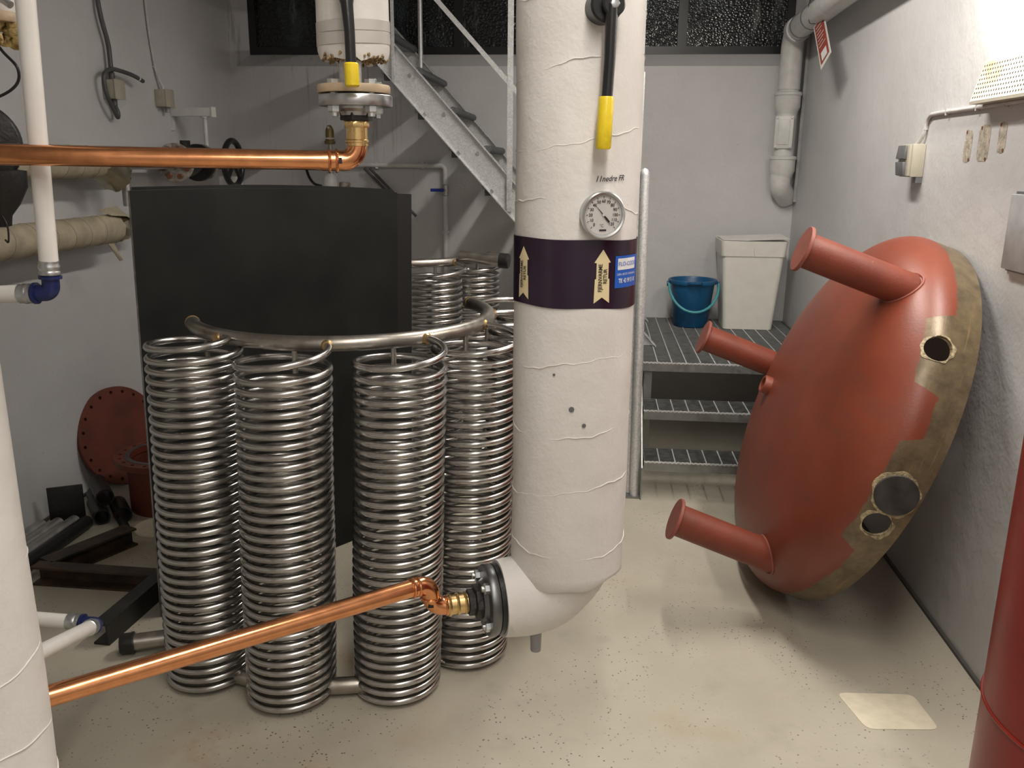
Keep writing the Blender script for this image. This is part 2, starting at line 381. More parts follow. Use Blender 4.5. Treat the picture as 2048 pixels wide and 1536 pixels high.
def cut(o, cutters):
    """boolean holes"""
    for c in cutters:
        md = o.modifiers.new('cut', 'BOOLEAN'); md.object = c; md.operation = 'DIFFERENCE'; md.solver = 'EXACT'
    bpy.context.view_layer.update()
    me = bpy.data.meshes.new_from_object(o.evaluated_get(bpy.context.evaluated_depsgraph_get()))
    o.modifiers.clear(); old = o.data; o.data = me; bpy.data.meshes.remove(old)
    me.shade_smooth(); me.set_sharp_from_angle(angle=math.radians(38))
    for c in cutters: bpy.data.objects.remove(c, do_unlink=True)

# ------------------------------------------------------------------ the room
XL, XR, YB, YF = -2.37, 1.225, 5.65, -1.6
struct(MB().box(((XL + XR) / 2, (YB + YF) / 2, -0.05), (XR - XL + 0.3, YB - YF + 0.6, 0.1)).build('floor', 'floor', smooth=False), 'painted beige grey concrete floor with specks and rust stains')
struct(MB().box(((XL + XR) / 2, (YB + YF) / 2, CEIL + 0.05), (XR - XL + 0.3, YB - YF + 0.6, 0.1)).build('ceiling', 'wall', smooth=False))
struct(MB().box((XL - 0.06, (YB + YF) / 2, CEIL / 2), (0.12, YB - YF + 0.3, CEIL)).build('wall_left', 'wall', smooth=False))
WR = struct(MB().box((XR + 0.06, (YB + YF) / 2, CEIL / 2), (0.12, YB - YF + 0.3, CEIL)).build('wall_right', 'wall', smooth=False))
struct(MB().box(((XL + XR) / 2, YF - 0.06, CEIL / 2), (XR - XL, 0.12, CEIL)).build('wall_front', 'wall', smooth=False))
# back wall with a splayed window recess
wx0, wx1, wz0, wz1 = -2.33, 1.20, 2.125, 2.87          # opening in the wall face
gx0, gx1, gz0, gz1 = -2.27, 1.16, 2.205, 2.83          # window frame at the bottom of the recess
yg = YB + 0.10
mb = MB()
mb.add([(XL, YB, 0), (XR, YB, 0), (XR, YB, wz0), (XL, YB, wz0)], [(0, 1, 2, 3)])
mb.add([(XL, YB, wz1), (XR, YB, wz1), (XR, YB, CEIL), (XL, YB, CEIL)], [(0, 1, 2, 3)])
mb.add([(XL, YB, wz0), (wx0, YB, wz0), (wx0, YB, wz1), (XL, YB, wz1)], [(0, 1, 2, 3)])
mb.add([(wx1, YB, wz0), (XR, YB, wz0), (XR, YB, wz1), (wx1, YB, wz1)], [(0, 1, 2, 3)])
W4 = [(wx0, YB, wz0), (wx1, YB, wz0), (wx1, YB, wz1), (wx0, YB, wz1)]; G4 = [(gx0, yg, gz0), (gx1, yg, gz0), (gx1, yg, gz1), (gx0, yg, gz1)]
mb.add(W4 + G4, [(i, (i + 1) % 4, 4 + (i + 1) % 4, 4 + i) for i in range(4)])
mb.add([(XL - .1, yg + .12, -.1), (XR + .1, yg + .12, -.1), (XR + .1, yg + .12, CEIL), (XL - .1, yg + .12, CEIL)], [(0, 1, 2, 3)])
struct(mb.build('wall_back', 'wall_b', smooth=False))
win = thing('window_1', 'long black framed basement window with dark pebbled glass', 'window', ((gx0 + gx1) / 2, yg, gz0))
del win['category']; win['kind'] = 'structure'
ft = 0.045
fr = MB()
fr.box(((gx0 + gx1) / 2, yg + .02, gz0 + ft / 2), (gx1 - gx0, 0.05, ft)); fr.box(((gx0 + gx1) / 2, yg + .02, gz1 - ft / 2), (gx1 - gx0, 0.05, ft))
for x in (gx0 + ft / 2, gx1 - ft / 2): fr.box((x, yg + .02, (gz0 + gz1) / 2), (ft, 0.05, gz1 - gz0 - 2 * ft))
fr.build('window_frame', 'frame_black', win, smooth=False)
muls = [-0.905, 0.49]
for x in muls: MB().box((x, yg + .022, (gz0 + gz1) / 2), (0.055, 0.046, gz1 - gz0 - 2 * ft)).build('mullion', 'frame_black', win, smooth=False)
xs = [gx0 + ft] + [q for x in muls for q in (x - .0275, x + .0275)] + [gx1 - ft]
for i in range(0, 6, 2):
    MB().box(((xs[i] + xs[i + 1]) / 2, yg + .03, (gz0 + gz1) / 2), (xs[i + 1] - xs[i], 0.008, gz1 - gz0 - 2 * ft)).build('pane', 'glass', win, smooth=False)
struct(MB().box((XR - .006, (YB + YF) / 2, .006), (0.012, YB - YF, 0.012)).build('baseboard_right', 'joint', smooth=False))
struct(MB().box((XL + .006, (YB + YF) / 2, .006), (0.012, YB - YF, 0.012)).build('baseboard_left', 'joint', smooth=False))
# pale patch on the floor
pc = [(0.772, 2.375), (1.0, 2.39), (1.018, 2.225), (0.812, 2.205)]
fp = []
for i in range(4):
    a, b, c = V(pc[i - 1]), V(pc[i]), V(pc[(i + 1) % 4]); q0 = b + (a - b).normalized() * .025; q1 = b + (c - b).normalized() * .025
    for t in (0, .33, .67, 1): fp.append((q0 * (1 - t) ** 2 + b * 2 * t * (1 - t) + q1 * t * t).to_3d() + V((0, 0, .0003)))
floor_o = bpy.data.objects['floor']; ROOTLOC['floor'] = V((0, 0, 0))
MB().prism(fp, (0, 0, .0012)).build('floor_patch', 'patch', floor_o, smooth=False)
# ceiling light fittings (above the frame)
for i, (p, s, e, a) in enumerate(LAMPS):
    t = thing('tube_light_fitting', ['white tube light fitting under the ceiling in front of the white riser', 'white tube light fitting under the ceiling at the front of the room', 'white tube light fitting in front of the stair and window', 'white tube light fitting along the wall above the red dish'][i], 'light', (p[0], p[1], p[2] + .005))
    MB().box((p[0], p[1], p[2] + .035), (s[0] + .06, s[1] + .05, .05), bev=.008).build('housing', 'lamp_housing', t)
    if p[2] + .06 < CEIL - .01:
        for k in (-.4, .4):
            q = V(p) + (V((0, k, 0)) if s[1] > s[0] else V((k, 0, 0)))
            MB().tube([(q.x, q.y, p[2] + .06), (q.x, q.y, CEIL)], .008, 8).build('hanger', 'lamp_housing', t)
    else: MB().box((p[0], p[1], (p[2] + .06 + CEIL) / 2), (.2, .06, CEIL - p[2] - .06)).build('mount', 'lamp_housing', t)

# ------------------------------------------------------------------ big stainless coil bundle
def helix(c, r, z0, z1, pitch, lean, att, seg=40):
    """climbing right-handed helix whose last half turn winds over to the header at att"""
    ct = V((c[0] + lean * att.z, c[1], 0)); d = V((att.x, att.y, 0)) - ct; rA = d.length; thA = math.atan2(d.y, d.x)
    turns = (z1 - z0) / pitch + 0.5; N = int(turns * seg); th0 = thA - turns * 2 * PI; pts = []
    for i in range(N + 1):
        t = i / N * turns; th = th0 + t * 2 * PI; k = max(0.0, (t - turns + 0.5) / 0.5); k2 = max(0.0, t - turns + 1.5)
        z = z0 + pitch * t + 0.0008 * math.sin(i * 0.013 + c[0] * 7) + 0.006 * k2 * k2
        z = z * (1 - k * k) + att.z * k * k
        rr = r * (1 + 0.012 * math.sin(i * 0.0061 + c[1] * 5)); rr = rr * (1 - k * k) + rA * k * k
        pts.append(V((c[0] + lean * z + rr * math.cos(th), c[1] + rr * math.sin(th), z)))
    return pts
def coil_bundle(label, coils, hc, Rh, zh, rc, lean, h_arc, loc):
    T = thing('coil_heat_exchanger', label, 'heat exchanger', loc)
    for (cx_, cy_, ztop, aa) in coils:
        A = math.radians(aa); rad = V((math.cos(A), math.sin(A), 0)); att = V((hc[0], hc[1], zh)) + rad * (Rh + .014)
        MB().tube(helix((cx_, cy_), rc, 0.0125, ztop, 0.0292, lean, att), 0.0101, 10).build('coil', 'inox', T, angle=80)
        MB().lathe(att + rad * .002 - V((0, 0, .002)), rad, [(0.0, -.006), (.0165, -.004), (.0175, .004), (.0135, .010), (0, .012)], 14).build('weld', 'weld', T)
        B = A - 0.20; hp = V((hc[0] + Rh * math.cos(B), hc[1] + Rh * math.sin(B), zh))
        MB().tube([hp - V((0, 0, .015)), hp - V((0, 0, .085))], 0.0075, 10).build('support_stub', 'inox_header', T)
    def arc(R, z, a0, a1, n, c=None):
        c = c or hc; return [V((c[0] + R * math.cos(math.radians(a0 + (a1 - a0) * i / n)), c[1] + R * math.sin(math.radians(a0 + (a1 - a0) * i / n)), z)) for i in range(n + 1)]
    P = arc(Rh, zh, h_arc[0], h_arc[1], 56)
    d0 = (P[0] - P[1]).normalized(); d1 = (P[-1] - P[-2]).normalized()
    hd = MB().tube([P[0] + d0 * .014, P[0] + d0 * .010] + P + [P[-1] + d1 * .010, P[-1] + d1 * .014], [.008, .017] + [.0218] * len(P) + [.017, .008], 18).build('upper_header', 'inox_header', T, angle=60)
    for q, d in ((P[0], d0), (P[-1], d1)): MB().ring(q - d * .012, d, .0212, .0232, .008, 18).build('weld', 'weld', hd)
    return T, arc
CT = (-0.835, 2.83)
T1, arc_ = coil_bundle('large stainless coil bundle of standing helical tubes in front of the black plates',
    [(-1.141, 2.263, 1.045, -120.5), (-0.860, 2.193, 1.015, -79.5), (-0.558, 2.274, 1.010, -46), (-0.376, 2.484, 1.012, -13), (-0.238, 2.735, 1.03, 10), (-0.262, 3.03, 1.03, 36)],
    (-0.813, 2.735), 0.473, 1.058, 0.1225, 0.031, (-153.5, 39), (CT[0], CT[1] - .5, 0))
def arc1(R, z, a0, a1, n): return arc_(R, z, a0, a1, n, CT)
P = [V((CT[0] + R_ * math.cos(a_), CT[1] + R_ * math.sin(a_), .034)) for a_, R_ in [(math.radians(-119 + 141 * i / 40), .645 - .085 * min(1, max(0, (i - 14) / 8))) for i in range(41)]]
lh = MB().tube(P, .0255, 16).build('lower_header', 'inox_header', T1)
st = V((-1.17, 2.462, .036)); cap0 = V((-1.448, 2.346, 0.037)); d = (cap0 - st).normalized()
MB().tube([st, cap0], .0275, 16).build('header_stub', 'inox_header', T1)
cp = MB().lathe(cap0 - d * .012, d, [(0, 0), (.035, 0), (.035, .006), (.033, .008), (.033, .040), (.030, .044), (0, .044)], 24).build('pipe_cap', 'black_iron', T1); cp['label'] = 'black threaded pipe cap'
# the second bundle further back
CT2 = (-1.035, 4.55)
T2, arc2 = coil_bundle('stainless coil bundle standing behind the black plates under the steel stair',
    [(-0.752, 4.03, 1.02, -46), (-0.597, 4.27, 1.02, -14)], CT2, 0.487, 1.07, 0.119, 0.0, (-100, -6), (CT2[0], CT2[1] - .4, 0))
q0 = V((-0.66, 4.20, 1.098)); q1 = V((-0.455, 4.17, 1.085))
MB().tube([q0, q1], .028, 16).build('header_stub', 'inox_header', T2)
MB().lathe(q1 - V((.005, 0, 0)), q1 - q0, [(0, 0), (.037, 0), (.037, .042), (.033, .047), (0, .047)], 24).build('pipe_cap', 'black_iron', T2)
MB().tube(arc2(0.60, 0.034, -60, 0, 20), .0255, 16).build('lower_header', 'inox_header', T2)

# ------------------------------------------------------------------ black steel plates standing behind the coils
def plate(label, p0, dirn, L, z0, z1, z2, thick, name='steel_plate', arch=.012, back=0.0, mt='black_plate'):
    p0 = V(p0); d = V((dirn[0], dirn[1], 0)).normalized(); nrm = V((-d.y, d.x, 0)); k = 16; vs = []; fs = []
    for s_ in (0, 1):
        for i in range(k + 1):
            t = i / k; b = p0 + d * (L * t) + nrm * (thick * s_)
            zt = z1 + (z2 - z1) * t + arch * math.sin(PI * t); sh = d * .035
            vs += [b + V((0, 0, z0)), b + nrm * back + sh + V((0, 0, zt))]
    m = 2 * (k + 1)
    for i in range(k):
        a = 2 * i; fs += [(a, a + 2, a + 3, a + 1), (m + a, m + a + 1, m + a + 3, m + a + 2), (a + 1, a + 3, m + a + 3, m + a + 1), (a, m + a, m + a + 2, a + 2)]
    fs += [(0, 1, m + 1, m), (2 * k, m + 2 * k, m + 2 * k + 1, 2 * k + 1)]
    ob = MB().add(vs, fs).build(name, mt, None, origin=p0, smooth=False)
    ob.data.materials.append(M['plate_edge'])
    for p in ob.data.polygons:
        c = p.center
        if p.area < 0.06 and abs(p.normal.dot(nrm)) < .3 and p.index >= 0 and (p.vertices[0] in (0,) or abs(p.normal.z) > .5): p.material_index = 1
    return tag(ob, label, 'steel plate')
pd = (0.58, 0.8145)
plate('foremost tall black steel plate standing right behind the large coils', (-1.462, 2.572, 0), pd, 1.10, 0.0, 1.452, 1.425, 0.012)
plate('tall black steel plate sandwiched second behind the foremost plate', (-1.462 - .8145 * .02 + .01, 2.572 + .58 * .02 + .014, 0), pd, 1.075, 0.0, 1.462, 1.437, 0.010)
plate('rearmost black steel plate, reaching past the side of the others', (-1.462 - .8145 * .036 + .09, 2.572 + .58 * .036 + .126, 0), pd, 1.055, 0.0, 1.43, 1.415, 0.012, mt='black_plate_shaded')
# ------------------------------------------------------------------ big white insulated riser in the middle
PCX, PCY, PR = -0.046, 2.0, 0.1395
T = thing('insulated_pipe', 'thick white plaster wrapped riser pipe with purple band, gauge and black valve lever', 'pipe', (PCX, PCY, 0.339))
def wobble(mb, amp, fr, c):
    for p in mb.v:
        a = math.atan2(p.y - c[1], p.x - c[0]); k = amp * (math.sin(3 * a + p.z * fr) + .6 * math.sin(5 * a - p.z * fr * 1.7 + 1))
        p.x += k * math.cos(a); p.y += k * math.sin(a)
    return mb
def wrap_prof(z0, z1, R, n=60, lap=0.16, sink=.0):
    pr = []
    for i in range(n + 1):
        z = z0 + (z1 - z0) * i / n; pr.append((R, z))
    return pr
jk = MB().lathe((PCX, PCY, 0), (0, 0, 1), [(.098, .572), (PR - .008, .558), (PR, .568)] + wrap_prof(.585, CEIL - .001, PR, 90), 56)
for p in jk.v:
    if p.z < .577: p.z += .010 * math.sin(math.atan2(p.y - PCY, p.x - PCX) * 2 + 2.4) + .004 * math.sin(math.atan2(p.y - PCY, p.x - PCX) * 7)
wobble(jk, .0011, 9, (PCX, PCY)).build('insulation_jacket', 'wrap', T, angle=60)
# spiral lap edges of the wrap
for zz, sl, ph in ((.66, .020, 0), (.80, .028, 1.9), (.96, .022, .6), (1.10, .028, 2.2), (1.445, -.028, .4), (1.60, .03, 1.2), (1.74, .032, 2.0), (1.86, -.02, .2)):
    MB().tube([(PCX + (PR - .0004) * math.cos(a), PCY + (PR - .0004) * math.sin(a), zz + sl * math.sin(a + ph) + .0022 * math.sin(9 * a + ph * 5) + .0012 * math.sin(23 * a + ph)) for a in [2 * PI * i / 96 for i in range(96)]], .0014, 6, closed=True).build('wrap_seam', 'wrap', T)
EA = V((-0.928, -0.372, 0)).normalized(); EZ = .494
ctr = V((PCX, PCY, EZ))
el = MB().tube(rounded([(PCX, PCY, .70), ctr, ctr + EA * .178], .128, 18), [.128] + [.118 - .018 * i / 18 for i in range(19)] + [.0955], 40)
wobble(el, .0012, 14, (PCX, PCY)).build('elbow_jacket', 'wrap', T, angle=60)
MB().lathe(ctr + EA * .155, EA, [(.05, 0), (.095, .0), (.0965, .004), (.0955, .020), (.05, .022)], 44).build('white_collar', 'white_paint', T)
MB().disc(ctr + EA * .178, EA, .088, .012, 44).build('gasket', 'black_plastic', T)
fl_ = MB().lathe(ctr + EA * .191, EA, [(.02, 0), (.0865, 0), (.0885, .003), (.0885, .021), (.0865, .024), (.055, .024), (.048, .034), (.03, .036), (0, .036)], 48).build('steel_flange', 'steel_dark', T)
eu, ev, _ = basis(EA)
for k in range(4):
    a = PI / 4 + k * PI / 2 + .12; c = ctr + EA * .215 + (eu * math.cos(a) + ev * math.sin(a)) * .068
    bo = MB(); bo.hexa(c, EA, .0135, .012); bo.tube([c - EA * .07, c + EA * .018], .0075, 10); bo.build('bolt', 'zinc', T)
MB().hexa(ctr + EA * .226, EA, .043, .016).build('bushing', 'black_iron', T)
MB().hexa(ctr + EA * .241, EA, .033, .018).build('reducer_nut', 'black_iron', T)
dp = ctr + EA * .078
MB().tube([(dp.x, dp.y - .005, .41), (dp.x, dp.y - .005, .336)], [.0155, .0135], 12).build('drain_stub', 'panel_grey', T)
# cylinder wrap: angle from the side that faces the room, height
def cyl(th, z, e=.0018): return V((PCX + (PR + e) * math.sin(th), PCY - (PR + e) * math.cos(th), z))
bn = MB(); n = 64
for zt, zb in ((1.387, 1.237),):
    vs = []
    for i in range(n):
        a = 2 * PI * i / n; dz = .004 * math.sin(a + 2.2) + .0015 * math.sin(5 * a)
        vs += [cyl(a, zb + dz, .0022), cyl(a, zt + dz * .6, .0022)]
    bn.add(vs, [(2 * i, 2 * ((i + 1) % n), 2 * ((i + 1) % n) + 1, 2 * i + 1) for i in range(n)])
bn.build('purple_band', 'purple', T, angle=60)['label'] = 'dark purple marking tape around the pipe'
def flat(th, z, w_rows, e, name, m, parent):
    """rows of (z offset, half width, centre lift) wrapped on the pipe"""
    vs = []; fs = []; nx = 8
    for (dz, hw, lift) in w_rows:
        for k in range(nx + 1):
            s_ = -1 + 2 * k / nx; vs.append(cyl(th + s_ * hw / PR, z + dz + lift * (1 - abs(s_)), e))
    for i in range(len(w_rows) - 1):
        for k in range(nx): fs.append((i * (nx + 1) + k, i * (nx + 1) + k + 1, (i + 1) * (nx + 1) + k + 1, (i + 1) * (nx + 1) + k))
    return MB().add(vs, fs).build(name, m, parent)
for th, z in ((math.radians(-51.5), 1.311), (math.radians(26.5), 1.310)):
    ar = flat(th, z, [(-.058, .0185, .013), (-.005, .0172, 0), (-.0045, .0142, 0), (.030, .0142, 0), (.0305, .0195, 0), (.058, .0006, 0)], .0030, 'arrow_label', 'label_cream', T)
    ar['label'] = 'cream arrow label reading FJERNVARME RETUR'
    for body, off in (('FJERNVARME', -.0050), ('RETUR', .0066)):
        sz = .0126
        text_mesh(body, sz, lambda x, y, th=th, off=off, body=body: cyl(th + (off - y) / PR, 1.3075 + (x if body[0] == 'F' else x + .004) * .84, .0042), 'lettering', 'ink', ar, bold=.0002)
stt = math.radians(57.5)
sk = flat(stt, 1.318, [(-.035, .044, 0), (0, .044, 0), (.035, .044, 0)], .0034, 'blue_sticker', 'sticker_blue', T); sk['label'] = 'blue sticker with white lettering'
flat(stt - .03, 1.335, [(-.0125, .033, 0), (-.0115, .033, 0), (0, .033, 0), (.0125, .033, 0)], .0040, 'white_field', 'white_ink', sk)
text_mesh('FLO-CODE', .013, lambda x, y: cyl(stt - .03 + x / PR, 1.335 + y, .0048), 'lettering', 'sticker_blue', sk)
text_mesh('DEN ÆGTE MÆRKNING', .0066, lambda x, y: cyl(stt - .02 + x / PR, 1.3125 + y, .0042), 'lettering', 'white_ink', sk)
text_mesh('Tlf. 43 99 51 81', .0118, lambda x, y: cyl(stt - .01 + x * .86 / PR, 1.298 + y * 1.15, .0042), 'lettering', 'white_ink', sk, bold=.0003)
text_mesh('11nedre FR', .0165, lambda x, y: cyl(math.radians(31.5) + x * .92 / PR, 1.517 + y + .04 * x, .0016), 'handwriting', 'ink', T, shear=.3, bold=.0002, space=1.0)
# dents in the plaster
for th, z, r in ((2, 1.012, .0065), (14, .974, .005), (-15, 1.09, .003)):
    a = math.radians(th); p = cyl(a, z, .0002); MB().disc(p, (math.sin(a), -math.cos(a), 0), r, .0009, 7).build('chip', 'switch_grey', T)
# valve lever of the riser
LT = math.radians(17.5); ld = V((math.sin(LT), -math.cos(LT), 0)); ls = V((math.cos(LT), math.sin(LT), 0))
p0 = V((PCX, PCY, 1.85)) + ld * (PR - .01)
lv = MB().disc(p0, ld, .033, .05, 32, .004).build('valve_stem_disc', 'black_plastic', T)
MB().disc(p0 + ld * .05 + ls * .010, ld, .023, .016, 28, .003).build('lever_hub', 'black_plastic', T)
MB().hexa(p0 + ld * .066 + ls * .010, ld, .0095, .005).build('hub_screw', 'zinc', T)
b0 = p0 + ld * .058
MB().tube([b0 + ls * .007, b0 + ls * .006 + V((0, 0, -.10)), b0 + ls * .001 + V((0, 0, -.22))], [.0125, .0115, .0112], 16).build('lever_bar', 'black_plastic', T)
g0 = b0 + ls * .002 + V((0, 0, -.172))
MB().tube([g0, g0 + V((0, 0, -.004)), g0 - ls * .003 + V((0, 0, -.098)), g0 - ls * .003 + V((0, 0, -.102))], [.0135, .0155, .0160, .0135], 18).build('lever_grip', 'yellow', T)['label'] = 'yellow plastic grip'

# dial thermometer
GT = math.radians(22.5); gd = V((math.sin(GT), -math.cos(GT), -.02)).normalized(); gx = V((math.cos(GT), math.sin(GT), 0)); gz = gx.cross(-gd) * -1
gz = V((0, 0, 1)) - gd * gd.z; gz.normalize()
gc = V((PCX, PCY, 1.446)) + gd * (PR - .012)
TH = thing('dial_thermometer', 'round dial thermometer with steel bezel on the white riser above the purple band', 'thermometer', gc - V((0, 0, .05)))
MB().lathe(gc, gd, [(0, 0), (.044, 0), (.046, .02), (.049, .024), (.049, .034), (.0465, .0365), (.0425, .035), (.0415, .031)], 56).build('bezel', 'zinc', TH)
df = MB().disc(gc + gd * .026, gd, .0422, .004, 56).build('dial_face', 'dial', TH)
def dl(x, y, e=.0312): return gc + gx * x + gz * y + gd * e
def ang(v): return math.radians(225 - v * 270 / 120)
tk = MB()
for v in range(0, 121, 2):
    a = ang(v); r0_ = .0345 if v % 10 == 0 else .0372; wd = .0006 if v % 10 == 0 else .00025
    c, s_ = math.cos(a), math.sin(a)
    tk.add([dl(c * r0_ - s_ * wd, s_ * r0_ + c * wd), dl(c * r0_ + s_ * wd, s_ * r0_ - c * wd), dl(c * .0392 + s_ * wd, s_ * .0392 - c * wd), dl(c * .0392 - s_ * wd, s_ * .0392 + c * wd)], [(0, 1, 2, 3)])
tk.build('scale_marks', 'ink', TH, smooth=False)
for v in range(0, 121, 10):
    a = ang(v); rr = .0285 if v < 100 else .0270
    text_mesh(str(v), .0088, lambda x, y, a=a, rr=rr: dl(rr * math.cos(a) + x, rr * math.sin(a) + y), 'numeral', 'ink', df, bold=.00015)
text_mesh('°C', .0088, lambda x, y: dl(-.003 + x, -.0225 + y), 'numeral', 'ink', df)
MB().add([dl(-.008, -.0335), dl(.008, -.0335), dl(.008, -.0300), dl(-.008, -.0300)], [(0, 1, 2, 3)]).build('maker_mark', 'ink', df, smooth=False)
na = ang(41); nc, ns = math.cos(na), math.sin(na)
nd = MB(); nd.add([dl(.034 * nc, .034 * ns, .0322), dl(-.0012 * ns, .0012 * nc, .0322), dl(.0012 * ns, -.0012 * nc, .0322)], [(0, 1, 2)])
q = [(-.002, .0014), (-.002, -.0014), (-.010, -.0022), (-.0205, -.0020), (-.0205, .0020), (-.010, .0022)]
nd.add([dl(a * nc - b * ns, a * ns + b * nc, .0322) for a, b in q] + [dl(.002 * nc - .0012 * ns, .002 * ns + .0012 * nc, .0322), dl(.002 * nc + .0012 * ns, .002 * ns - .0012 * nc, .0322)], [(0, 1, 2, 3, 4, 5), (0, 1, 7, 6)])
nd.build('needle', 'ink', TH, smooth=False)
MB().disc(dl(0, 0, .031), gd, .0028, .002, 16).build('needle_hub', 'dial', TH)

# ------------------------------------------------------------------ lower copper line
def ringbead(c, ax, r, rb=.0022): return MB().lathe(V(c) - V(ax).normalized() * .004, ax, [(r - .002, 0), (r + rb, .001), (r + rb + .0015, .004), (r + rb, .007), (r - .002, .008)], 24)
RC = .0212
s0 = ctr + EA * .258
rp = ctr + EA * .350; rp2 = V((rp.x, rp.y, .5600)); ldir = V((-.767, -.642, 0)).normalized()
lend = rp2 + ldir * 0.86
T = thing('copper_pipe', 'copper pipe slanting low in front of the coils up to the dark flange', 'pipe', (rp.x, rp.y, EZ - .02))
MB().tube([s0 - EA * .004, s0 + EA * .052], [.0245, .0245], 24).build('brass_fitting', 'brass', T)
for k in (.006, .026, .046): ringbead(s0 + EA * k, EA, .0245).build('fitting_bead', 'brass', T)
eb = MB().tube(rounded([s0 + EA * .045, rp, rp2, rp2 + ldir * .055], [.034, .030], 10), RC + .0012, 24).build('double_elbow', 'copper', T)
MB().tube([rp2 + ldir * .05, lend], RC, 28).build('long_pipe', 'copper', T)
for c, ax in ((rp2 + ldir * .050, ldir), (rp2 + ldir * .036, ldir), (rp + V((0, 0, .028)), V((0, 0, 1))), (s0 + EA * .054, EA)): ringbead(c, ax, RC + .001).build('press_bead', 'copper', T)
mk = rp - V((0, 0, .004)) + V((.22, -.975, 0)) * .0228
MB().box(rp + V((.2, -.975, 0)).normalized() * .0222 + V((0, 0, .014)), (.014, .002, .006), Matrix.Rotation(math.atan2(.2, .975), 3, 'Z')).build('size_mark', 'ink', T)

# ------------------------------------------------------------------ upper copper line and its insulated valve
UX, UY = -0.531, 1.93
T = thing('copper_pipe', 'horizontal copper pipe running at eye height to the hanging flanged valve', 'pipe', (UX, UY, 1.53))
Ue = V((UX, UY, 1.548)); ul = V((-1.42, 1.606, 1.556)); udir = (ul - Ue).normalized()
MB().tube([Ue + udir * .07, ul], .0210, 28).build('long_pipe', 'copper', T)
MB().tube(rounded([Ue + udir * .078, Ue, V((UX, UY, 1.598))], .034, 12), .0222, 26).build('elbow', 'copper', T)
for k in (.046, .062): ringbead(Ue + udir * k, udir, .022, .003).build('press_bead', 'copper', T)
sd = V((udir.y, -udir.x, 0)) * (1 if V((udir.y, -udir.x, 0)).y < 0 else -1)
MB().box(Ue + udir * .040 + sd * .0222, (.008, .002, .013), Matrix.Rotation(math.atan2(udir.y, udir.x), 3, 'Z')).build('size_mark', 'ink', T)
bf = MB().lathe((UX, UY, 1.578), (0, 0, 1), [(.020, 0), (.0245, .002), (.0245, .008), (.0262, .010), (.0262, .014), (.0235, .016), (.0235, .042), (.020, .044)], 26).build('brass_fitting', 'brass', T)
MB().lathe((UX, UY, 1.619), (0, 0, 1), [(.0, 0), (.0275, 0), (.0285, .003), (.0285, .014), (.026, .017), (0, .018)], 8).build('brass_hexagon', 'brass', T)
T = thing('flanged_valve_pipe', 'white insulated pipe end with bolted flange pair and yellow tipped lever above copper elbow', 'pipe', (UX, UY, 1.63))
MB().hexa((UX, UY, 1.634), (0, 0, 1), .036, .018).build('bushing', 'black_iron', T)
MB().lathe((UX, UY, 1.648), (0, 0, 1), [(.02, -.004), (.034, -.004), (.036, .004), (.046, .010), (.046, .014), (.078, .015), (.0795, .018), (.0795, .036), (.078, .038), (0, .038)], 48).build('steel_flange', 'steel', T)
MB().lathe((UX - .003, UY, 1.690), (0, 0, 1), [(0, 0), (.077, 0), (.0785, .002), (.0785, .014), (.077, .017), (0, .017)], 48).build('beige_flange', 'gasket_wood', T)
for k in range(4):
    a = PI / 4 + .1 + k * PI / 2; c = V((UX + .056 * math.cos(a), UY + .056 * math.sin(a), 0))
    bo = MB(); bo.hexa(c + V((0, 0, 1.707)), (0, 0, 1), .0135, .011); bo.hexa(c + V((0, 0, 1.662)), (0, 0, -1), .014, .013); bo.tube([c + V((0, 0, 1.641)), c + V((0, 0, 1.71))], .008, 10)
    bo.build('bolt', 'zinc', T)
MB().tube([(UX - .01, UY, 1.70), (UX - .008, UY, 1.80)], .024, 18).build('valve_neck', 'galv', T)
IR = .0765
ij = MB().lathe((UX, UY, 0), (0, 0, 1), [(.03, 1.772), (.062, 1.764), (.073, 1.758), (IR, 1.77)] + [(IR, 1.77 + i * (CEIL - 1.772) / 30) for i in range(1, 31)], 40)
for p in ij.v:
    if p.z < 1.776:
        a = math.atan2(p.y - UY, p.x - UX); p.z += .003 * math.sin(2 * a + 1) + .003 * math.sin(8 * a) + .003 * math.sin(13 * a)
wobble(ij, .0008, 12, (UX, UY)).build('insulation_jacket', 'wrap', T, angle=60)
wl = MB()
for i in range(220):
    a = random.random() * 2 * PI; rr = random.uniform(.030, .0755); z = 1.761 + random.uniform(-.004, .006)
    wl.lathe((UX + rr * math.cos(a), UY + rr * math.sin(a), z), (random.uniform(-1, 1), random.uniform(-1, 1), -.6), [(0, -.005), (random.uniform(.002, .0045), 0), (.002, .005), (0, .008)], 5)
wl.build('torn_wool', 'wool_brown', T)['kind'] = 'stuff'
for z0, z1 in ((1.786, 1.811), (1.8115, 1.834)):
    tp = MB().lathe((UX, UY, 0), (0, 0, 1), [(IR + .0006, z0), (IR + .0018, z0 + .001), (IR + .0018, z1 - .001), (IR + .0006, z1)], 48)
    for p in tp.v: p.z += .004 * math.sin(math.atan2(p.y - UY, p.x - UX) + .7)
    tp.build('grey_tape', 'grey_tape', T)
lx, ly = UX + .020, UY - .112
lp = [V((lx - .006, ly + .01, 1.93)), V((lx - .004, ly + .008, 1.868)), V((lx - .001, ly + .002, 1.852)), V((lx + .003, ly, 1.80)), V((lx + .004, ly, 1.71))]
MB().tube(lp, [.0165, .0165, .0125, .0108, .0105], 16).build('lever_bar', 'black_plastic', T)
g0 = V((lx + .004, ly, 1.742))
MB().tube([g0, g0 - V((0, 0, .003)), g0 - V((-.001, 0, .044)), g0 - V((-.001, 0, .047))], [.0125, .0150, .0150, .0120], 18).build('lever_grip', 'yellow', T)['label'] = 'yellow plastic grip'
